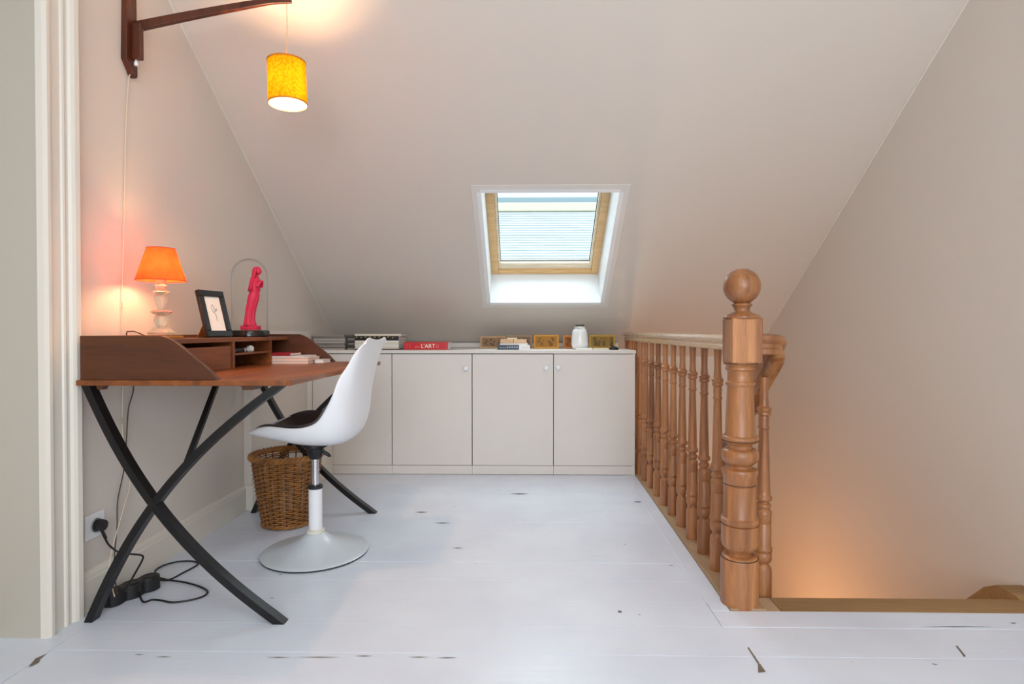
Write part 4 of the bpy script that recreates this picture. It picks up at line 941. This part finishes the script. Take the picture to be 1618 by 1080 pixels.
bm = nbm(); box(bm, at(811.6, 540, 'y', 3.81).x, at(832, 540, 'y', 3.81).x, 3.81, 3.87, z, z + .0255, bev=.002); solo('wooden_block', bm, BIRCH, 'right pale wooden block on the navy book', 'block', (at(822, 540, 'y', 3.81).x, 3.84, z))
bm = nbm(); box(bm, at(801.5, 533, 'y', 3.82).x, at(817, 533, 'y', 3.82).x, 3.82, 3.86, z + .0265, z + .036, bev=.002); solo('wooden_block', bm, mat('cream_wood_piece', (236, 218, 186), .5), 'small cream wooden piece on top of the two blocks', 'block', (at(809, 533, 'y', 3.82).x, 3.84, z + .0265))
# white can jug
JY = 3.87; jx = at(916, 540, 'y', JY).x; jz = lambda y_: at(916, y_, 'y', JY).z; q_ = JY / 910
jz0 = jz(550.5)
jg = thing('milk_jug', 'white enamel can-shaped jug with wire handle between the ochre picture blocks', 'jug', (jx, JY, ct))
bm = nbm(); pj = [(9.5, 550.5), (11.2, 548), (13, 543.5), (13.2, 541), (12.9, 532), (11.8, 523), (10.6, 519.5), (9.0, 517.8), (8.6, 516), (9.0, 514.2)]
pj = [(r * q_, ct + (jz(y_) - jz0) * 1.0) for r, y_ in pj]
inner = [(pj[-1][0] - .003, pj[-1][1]), (pj[-2][0] - .004, pj[-2][1]), (.03, pj[-4][1] - .01), (.042, pj[4][1]), (.04, pj[2][1]), (.001, pj[1][1] + .01)]
lathe(bm, pj + inner, jx, JY, 40); obj('body', bm, mat('white_enamel', (232, 232, 230), .25, coat=.4), jg, smooth=True, angle=60)
bm = nbm(); zz = pj[-3][1]
tube(bm, [(jx - .040, JY, zz), (jx - .030, JY - .030, zz + .006), (jx, JY - .041, zz - .002), (jx + .03, JY - .034, zz - .014), (jx + .046, JY - .01, zz - .012), (jx + .052, JY, zz - .020)], .0014, n=6); obj('wire_handle', bm, mat('dull_wire', (110, 92, 66), .4, .8), jg, smooth=True)
bm = nbm(); lathe(bm, [(.001, zz + .012), (.026, zz + .012), (.030, zz + .018), (.030, zz + .026), (.018, zz + .032), (.002, zz + .033)], jx, JY, 24); obj('shadowed_mouth', bm, mat('shadowed_mouth_tone', (74, 70, 52), .5), jg, smooth=True)  # dark solid standing in for the shade inside the open jug mouth
# cards and dark paperweight
for i, (xa, xb, lb, h) in enumerate(((911, 936, 'white card lying in front of the jug', .012), (937.5, 961, 'cream-topped card lying right of the jug front', .010))):
    a = at(xa, 549, 'y', 3.77).x; b = at(xb, 549, 'y', 3.77).x
    bm = nbm(); box(bm, a, b, 3.765, 3.82, ct, ct + h, bev=.001); solo('card_box', bm, PAPER if i == 0 else CRC, lb, 'card', ((a + b) / 2, 3.79, ct))
a = at(970, 549, 'y', 3.80).x
bm = nbm(); lathe(bm, [(.026, ct), (.029, ct + .004), (.026, ct + .014), (.014, ct + .021), (.002, ct + .023)], a, 3.80, 24, rx=1.1); 
pwt = thing('black_paperweight', 'small black domed object at the right end of the counter', 'paperweight', (a, 3.80, ct)); obj('body', bm, mat('black_glazed', (20, 22, 24), .3), pwt, smooth=True)
bm = nbm(); sweep(bm, [Vector((a - .01, 3.815, ct + .015)), Vector((a - .012, 3.815, ct + .038)), Vector((a - .004, 3.815, ct + .064))], circ(.009, 6), scales=[1, .8, .1], up=Vector((0, 1, 0))); obj('pointed_tip', bm, mat('dark_brown_resin', (52, 36, 26), .5), pwt)

# ------------------------------------------------------------------ neighbour's roof outside the roof window
nh = thing('neighbour_house', 'pale slate-roofed house seen through the roof window', 'house', (.1, 8.5, -3))
SL = mat('pale_blue_slate', (176, 194, 206), .75, var=.07, vscale=14, bump=.3, bscale=60)
za = at(860, 415, 'y', 7.2).z - .60; zb_ = at(860, 335, 'y', 8.6).z
bm = nbm(); NR = 36
for i in range(NR):
    y0, y1 = 7.0 + 1.6 * i / NR, 7.0 + 1.6 * (i + 1) / NR; q0 = za + (zb_ - za) * i / NR; q1 = za + (zb_ - za) * (i + 1) / NR
    n_t = 22
    for j in range(n_t):
        xa = -2.2 + j * .22 + (.11 if i % 2 else 0); jt = random.uniform(-.006, .006)
        vs = [bm.verts.new(v) for v in ((xa, y0, q0 + .009 + jt * .3), (xa + .216, y0, q0 + .009 + jt * .3), (xa + .214, y1 + .05, q1 + .010), (xa, y1 + .05, q1 + .010), (xa, y0, q0 + .004 + jt * .3), (xa + .216, y0, q0 + .004 + jt * .3))]
        bm.faces.new(vs[:4]); bm.faces.new((vs[4], vs[5], vs[1], vs[0]))
sl = obj('roof_slates', bm, SL, nh); sl['kind'] = 'stuff'
bm = nbm(); prism(bm, [(7.0, za), (8.6, zb_), (8.6, za - 4), (7.0, za - 4)], 0, -2.3, 2.8); obj('gable_wall', bm, mat('pale_render', (214, 214, 208), .8), nh)
z1_, z2_, z3_ = at(860, 334, 'y', 8.62).z, at(860, 320, 'y', 8.62).z, at(860, 314, 'y', 8.9).z
bm = nbm(); box(bm, -2.4, 2.8, 8.58, 8.75, z1_, z2_, bev=.02); obj('cream_flashing', bm, mat('cream_metal_flashing', (220, 212, 188), .6), nh)
bm = nbm(); box(bm, -2.4, 2.8, 8.8, 9.0, z1_ - .3, z3_); obj('gutter_board', bm, mat('slate_grey_board', (150, 170, 178), .6), nh)
bm = nbm(); box(bm, -2.4, 2.8, 9.0, 9.2, z1_ - .3, z3_ + .55, bev=.02); obj('parapet', bm, mat('white_render', (238, 240, 240), .7), nh)
